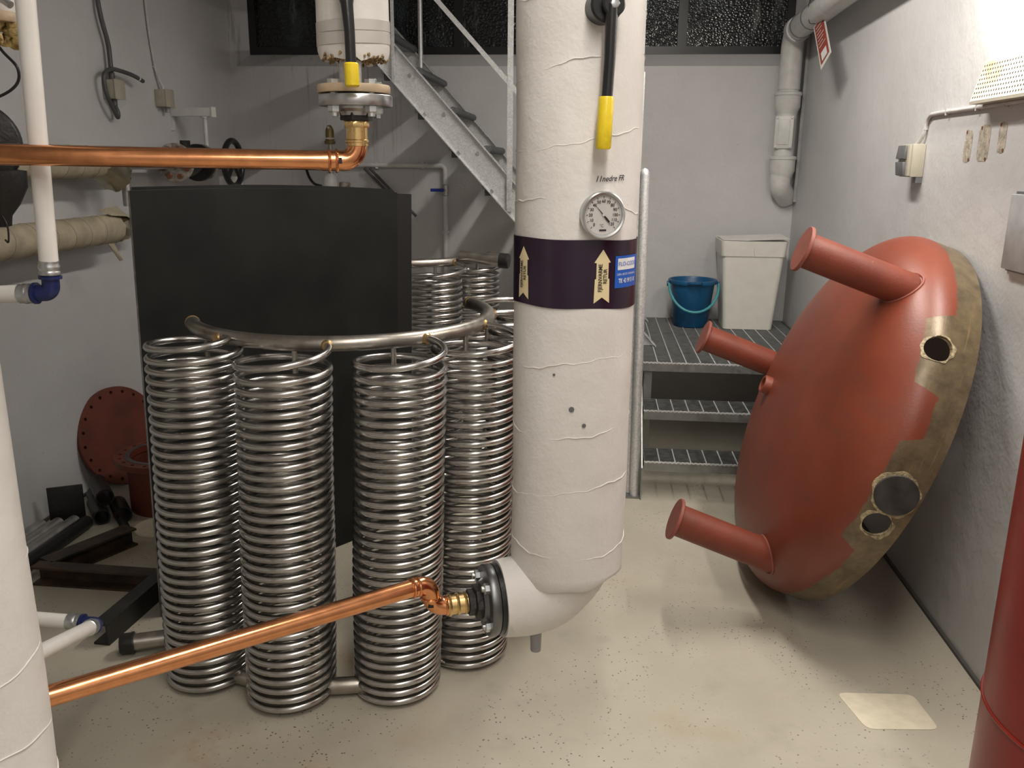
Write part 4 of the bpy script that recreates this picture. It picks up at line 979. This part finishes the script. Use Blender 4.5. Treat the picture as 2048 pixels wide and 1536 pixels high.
MB().disc(wc - V((.016, 0, 0)), (1, 0, 0), .028, .036, 20, .003).build('wheel_hub', 'black_plastic', ho)
MB().box((-2.16, 5.05, 1.40), (.10, .10, .10)).build('pipe_saddle', 'white_paint', T)
# cream wrapped pipes
def cream(label, z, y1, R, dark):
    T = thing('wrapped_wall_pipe', label, 'pipe', (-2.2, 3.0, z - R))
    MB().tube([(-2.2, .6, z), (-2.2, y1, z)], R, 32).build('pipe_wrap', 'cream', T)
    for k in range(26):
        y = .9 + k * .125
        if 2.3 < y < y1 - .05: MB().tube([(-2.2 + (R - .0002) * math.cos(a), y + .012 * math.cos(a + k), z + (R - .0002) * math.sin(a)) for a in [2 * PI * i / 30 for i in range(30)]], .0014, 5, closed=True).build('wrap_seam', 'cream_line', T)
    return T
T = cream('lower cream wrapped pipe along the wall with a torn foil end', 1.237, 3.80, .0645, 0)
fo = MB().lathe((-2.2, 3.79, 1.237), (0, 1, 0), [(.0655, 0), (.0675, .03), (.064, .07), (.05, .10), (.03, .09), (.02, .05)], 26)
for p in fo.v: p += V((random.uniform(-1, 1), random.uniform(-1, 1), random.uniform(-1, 1))) * .005
fo.build('foil_end', 'foil', T, angle=15)
MB().prism([(-2.16, 3.72, 1.300), (-2.13, 3.80, 1.292), (-2.15, 3.90, 1.262), (-2.19, 3.82, 1.33), (-2.2, 3.70, 1.322)], (0, 0, .006)).build('torn_flap', 'cream', T)
MB().tube([(-2.2, 3.82, 1.237), (-2.2, 4.12, 1.237)], .022, 12).build('bare_pipe', 'black_iron', T)
MB().prism([(-2.155, 3.66, 1.180), (-2.145, 3.69, 1.178), (-2.135, 3.735, 1.10), (-2.145, 3.725, 1.098)], (.004, 0, 0)).build('hanging_strip', 'cream', T)
T = cream('upper cream wrapped pipe along the wall with a drooping foil end', 1.532, 3.72, .068, 0)
fo = MB().lathe((-2.2, 3.71, 1.532), (0, 1, -.25), [(.069, 0), (.073, .05), (.078, .10), (.082, .15), (.06, .17), (.03, .16)], 26)
for p in fo.v:
    p += V((random.uniform(-1, 1), random.uniform(-1, 1), random.uniform(-1, 1))) * .006
    if p.y > 3.78: p.z -= (p.y - 3.78) * .25
fo.build('foil_end', 'foil', T, angle=15)
t_ = bpy.data.objects['gate_valve']
MB().tube([(-2.2, 3.945, 1.33), (-2.2, 3.945, 1.528)], .021, 14).build('branch_pipe', 'dull_pipe', t_)
for z in (1.452, 1.475): MB().ring((-2.2, 3.945, z), (0, 0, 1), .020, .0245, .008, 18).build('joint_ring', 'black_iron', t_)
# black pump head with hose at the near side of the wall pipes
bxp, byp = -1.47, 1.98
T = thing('black_pump_head', 'black perforated disc housing with a ribbed grey hose beside the upright white pipe', 'pump', (bxp, byp, 1.40))
dd = V((.5, -.866, .05)).normalized()
pb_ = V((-1.506, 2.03, 1.580))
MB().lathe(pb_ - dd * .02, dd, [(0, 0), (.098, .0), (.102, .006), (.102, .03), (.096, .038), (.05, .046), (0, .048)], 44).build('disc_housing', 'black_iron', T)
pu, pvv, _ = basis(dd)
for k in range(12):
    a = k * PI / 6 + .2; MB().disc(pb_ + dd * .0165 + (pu * math.cos(a) + pvv * math.sin(a)) * .082, dd, .0055, .003, 10).build('bolt_head', 'black_plastic', T)
MB().lathe(pb_ + V((.02, .02, -.06)), (.1, 0, -1), [(.03, 0), (.075, .01), (.07, .05), (.045, .09), (.022, .115), (.016, .14), (0, .142)], 28).build('lower_body', 'black_iron', T)
hpth = spline([pb_ + V((-.02, .0, -.09)), pb_ + V((.0, -.01, -.15)), pb_ + V((-.006, -.015, -.22)), pb_ + V((-.07, -.03, -.29))], 10)
MB().tube(hpth, .020, 16).build('hose', 'hose', T)
rb = MB()
for i in range(1, len(hpth) - 1):
    for t in (0, .5):
        c = hpth[i] * (1 - t) + hpth[i + 1] * t; rb.ring(c, hpth[i + 1] - hpth[i], .0195, .0225, .0032, 16)
rb.build('hose_ribs', 'hose', T)
MB().tube(spline([pb_ + V((.045, 0, -.17)), pb_ + V((.055, 0, -.20)), pb_ + V((.052, 0, -.235)), pb_ + V((.044, 0, -.23))]), .0022, 6).build('spring_clip', 'black_iron', T)
# torn insulated valve at the top
ix, iy, iz = -1.376, 1.93, 1.852
T = thing('torn_insulated_pipe', 'white insulated pipe end with torn yellow mineral wool and thin black cable', 'pipe', (ix, iy, iz - .06))
MB().lathe((ix, iy, iz), (0, 0, 1), [(.04, -.01), (.080, -.012), (.084, .0), (.084, CEIL - iz - .001)], 36).build('insulation_jacket', 'wrap', T)
MB().lathe((ix, iy, iz - .014), (0, 0, 1), [(.03, 0), (.083, 0), (.086, .004), (.086, .018), (.083, .022)], 36).build('jacket_edge', 'gasket_wood', T)
wl = MB()
for i in range(70):
    a = random.random() * 2 * PI; rr = random.uniform(.0, .080); z = iz - random.uniform(.012, .052) + .1 * max(0, rr - .06)
    wl.lathe((ix + rr * math.cos(a), iy + rr * math.sin(a), z), (random.uniform(-1, 1), random.uniform(-1, 1), random.uniform(-1, 1)), [(0, -.014), (random.uniform(.011, .017), -.002), (.010, .008), (0, .014)], 7)
wl.build('mineral_wool', 'wool', T)['kind'] = 'stuff'
MB().tube([(ix + .06, iy - .05, iz + .045), (ix + .115, iy - .06, iz + .012)], .008, 10).build('steel_lever', 'zinc', T)
MB().tube(spline([(ix + .05, iy - .05, iz - .04), (ix + .082, iy - .06, iz - .08), (ix + .112, iy - .06, iz - .115), (ix + .104, iy - .06, iz - .15), (ix + .05, iy - .06, iz - .178), (ix - .06, iy - .05, iz - .20), (ix - .1, iy, iz - .14), (ix - .07, iy, iz - .02)]), .0032, 8).build('thin_cable', 'black_plastic', T)

# ------------------------------------------------------------------ small services on the back wall
T = thing('air_vent', 'tarnished brass automatic air vent on a short pipe at the back wall', 'air vent', (-1.70, 5.45, 1.40))
ax, ay = -1.673, 5.45
MB().lathe((ax, ay, 1.645), (0, 0, 1), [(0, 0), (.030, 0), (.034, .006), (.034, .018), (.028, .022), (.028, .030), (.026, .032), (.026, .080), (.022, .095), (.012, .112), (0, .115)], 24).build('vent_body', 'brass_old', T)
MB().lathe((ax, ay, 1.6765), (0, 0, 1), [(.0268, 0), (.0275, .001), (.0275, .006), (.0268, .007)], 24).build('vent_label', 'white_ink', T)
MB().disc((ax, ay - .012, 1.744), (0, -1, 0), .008, .012, 10).build('vent_cap', 'zinc', T)
MB().tube([(ax, ay, 1.36), (ax, ay, 1.65)], .013, 12).build('vent_pipe', 'dull_pipe', T)
MB().lathe((ax - .01, ay, 1.30), (0, 0, 1), [(0, 0), (.05, 0), (.052, .08), (.045, .14), (.025, .165), (0, .168)], 24).build('valve_block', 'white_paint', T)
MB().lathe((ax + .085, ay, 1.31), (0, 0, 1), [(0, 0), (.03, 0), (.03, .06), (.036, .065), (.036, .10), (.03, .105), (0, .106)], 20).build('actuator', 'old_white', T)
MB().tube([(ax - .02, ay, 1.36), (ax + .13, ay, 1.365)], .014, 12).build('link_pipe', 'black_iron', T)
tag(MB().tube(spline([(-1.88, 5.58, 1.50), (-1.85, 5.55, 1.44), (-1.80, 5.5, 1.40), (-1.73, 5.46, 1.385)]), .009, 10).build('black_hose', 'black_plastic', None, origin=(-1.8, 5.5, 1.38)), 'short black hose curving into the white valve block', 'hose')
T = thing('thin_water_pipe', 'thin painted water pipe with a blue lever tap on the back wall', 'pipe', (-.975, 5.61, .9))
MB().tube(rounded([(-1.60, 5.615, 1.520), (-.975, 5.615, 1.520), (-.975, 5.615, .30)], .03, 6), .0155, 14).build('pipe_run', 'white_paint', T)
for x in (-1.42, -1.12): MB().box((x, 5.628, 1.520), (.016, .044, .044)).build('pipe_clip', 'white_paint', T)
for z in (1.10, .80): MB().box((-.975, 5.628, z), (.044, .044, .016)).build('pipe_clip', 'white_paint', T)
MB().lathe((-.975, 5.615, 1.33), (0, 0, 1), [(.015, 0), (.021, .004), (.021, .07), (.015, .075)], 16).build('tap_body', 'dull_pipe', T)
MB().tube([(-.975, 5.59, 1.368), (-.975, 5.565, 1.368)], .008, 10).build('tap_stem', 'dull_pipe', T)
MB().box((-1.018, 5.562, 1.369), (.088, .012, .020), bev=.004).build('tap_lever', 'blue_lever', T)
for dx, lb in ((0, 'dark slanting conduit on the back wall, the one nearer the air vent'), (.035, 'dark slanting conduit on the back wall, the one nearer the blue tap')):
    tag(MB().tube([(-1.50 + dx, 5.60, 1.50), (-1.345 + dx, 5.60, 1.345), (-1.20 + dx, 5.60, 1.20)], .009, 10).build('grey_conduit', 'grey_cable', None, origin=(-1.345 + dx, 5.6, 1.2)), lb, 'conduit', 'slanting conduits')

# ------------------------------------------------------------------ things stored on the floor at the left
def bolted_disc(mb_obj, c, ax, rp, rh, n, depth):
    u, v, _ = basis(ax); c = V(c)
    return [MB().disc(c + (u * math.cos(2 * PI * k / n) + v * math.sin(2 * PI * k / n)) * rp - V(ax).normalized() * depth, ax, rh, depth * 2, 12).build('cutter', 'primer', None) for k in range(n)]
fa = V((.93, -.31, .22)).normalized(); fR = .240; fu = (V((0, 0, 1)) - fa * fa.z).normalized()
fc = V((-2.235, 3.80, 0)) + fu * fR
o = MB().disc(fc - fa * .011, fa, fR, .022, 56, .002).build('blind_flange', 'primer_dark', None, origin=(0, 0, 0))
cut(o, bolted_disc(o, fc, fa, fR - .026, .0085, 20, .03))
tag(o, 'round red blind flange with bolt holes leaning on the wall', 'flange')
T = thing('flanged_drum', 'short red pipe drum with bolted ring flange standing on the floor', 'drum', (-1.92, 3.56, 0))
dc = V((-1.92, 3.56, 0))
MB().lathe(dc, (0, 0, 1), [(.160, 0), (.172, 0), (.172, .235), (.160, .235)], 56, closed=True).build('drum_wall', 'primer_dark', T)
o = MB().lathe(dc + V((0, 0, .225)), (0, 0, 1), [(.155, 0), (.222, 0), (.222, .026), (.155, .026)], 56, closed=True).build('ring_flange', 'primer_dark', None)
cut(o, bolted_disc(o, dc + V((0, 0, .238)), (0, 0, 1), .198, .009, 20, .03))
o.parent = T; o.location = -dc
MB().ring(dc + V((0, 0, .2505)), (0, 0, 1), .157, .178, .0022, 48).build('bare_face', 'steel_dark', T)
tag(MB().disc((-1.84, 3.285, .0), (0, 0, 1), .10, .012, 40, .002).build('pale_disc', 'patch', None, origin=(-1.84, 3.285, 0)), 'flat pale disc on the floor at the foot of the red drum', 'disc')
gp = [(-2.315, 2.45, 3.20), (-2.258, 2.4, 3.23), (-2.203, 2.4, 3.26)]
for i, (x, y0, y1) in enumerate(gp):
    m_ = MB().lathe((x, y0, .0265), (0, 1, 0), [(.022, 0), (.0265, 0), (.0265, y1 - y0), (.022, y1 - y0)], 20, closed=True)
    tag(m_.build('grey_tube', 'dull_pipe', None, origin=(x, (y0 + y1) / 2, 0)), ['dull grey steel tube on the floor touching the wall', 'dull grey steel tube lying between two other grey tubes', 'dull grey steel tube lying against the black tube'][i], 'tube', 'grey tubes along the wall')
tag(MB().lathe((-2.142, 2.55, .030), (0, 1, 0), [(.024, 0), (.029, 0), (.029, .70), (.024, .70)], 20, closed=True).build('black_tube', 'black_iron', None, origin=(-2.142, 2.9, 0)), 'black steel tube lying beside the grey tubes', 'tube')
# bundle of black pipe offcuts with a square plate
tag(MB().box((-2.248, 3.283, .088), (.008, .140, .175), Matrix.Rotation(math.radians(-62), 3, 'Z'), bev=.002).build('square_plate', 'black_iron', None, origin=(-2.248, 3.283, 0)), 'square black steel plate standing in front of the black pipe offcuts', 'plate')
td = V((.62, -.785, 0)).normalized()
for i, (x, y, z, r, Ln) in enumerate(((-2.098, 3.290, .0355, .035, .20), (-2.098, 3.330, .110, .038, .22), (-2.225, 3.47, .0345, .034, .10), (-2.018, 3.325, .0365, .036, .15), (-1.955, 3.225, .0195, .019, .10))):
    e = V((x, y, z)); s_ = e - td * Ln
    m_ = MB().lathe(s_, td, [(r * .82, 0), (r, 0), (r, Ln), (r * .82, Ln)], 24, closed=True)
    tag(m_.build('black_pipe_offcut', 'black_iron', None, origin=(s_ + e) / 2 - V((0, 0, z))), ['black pipe offcut on the floor next to the square plate, bottom of the heap', 'black pipe offcut lying on top of the heap, nearest the square plate', 'short black pipe offcut tucked behind the square plate', 'black pipe offcut on the floor, the one touching the red drum side of the heap', 'smallest black pipe offcut, loose on the floor beside the heap'][i], 'pipe', 'black pipe offcuts')
# black steel channel frame
T = thing('channel_frame', 'black rusty frame of welded steel channels lying on the floor', 'frame', (-1.8, 2.75, 0))
def channel(p0, p1, h, w_, name='channel', m='rusty', ibeam=False, side=1):
    p0, p1 = V(p0), V(p1); d = (p1 - p0); Ln = d.length; d.normalize(); nr = V((-d.y, d.x, 0)) * side; c = (p0 + p1) / 2
    R = Matrix((d, nr, V((0, 0, 1)))).transposed(); mb_ = MB(); t = .008
    mb_.box(c + V((0, 0, h - t / 2)), (Ln, w_, t), R); mb_.box(c + V((0, 0, t / 2)), (Ln, w_, t), R)
    mb_.box(c + nr * (0 if ibeam else w_ / 2 - t / 2) + V((0, 0, h / 2)), (Ln, t, h - 2 * t), R)
    return mb_.build(name, m, T, smooth=False)
channel((-2.03, 2.80, 0), (-1.875, 3.13, 0), .075, .075, 'beam', ibeam=True)
channel((-2.05, 2.765, 0), (-1.555, 2.755, 0), .075, .055)
channel((-1.545, 2.80, 0), (-1.570, 2.38, 0), .078, .055, m='black_iron', side=1)
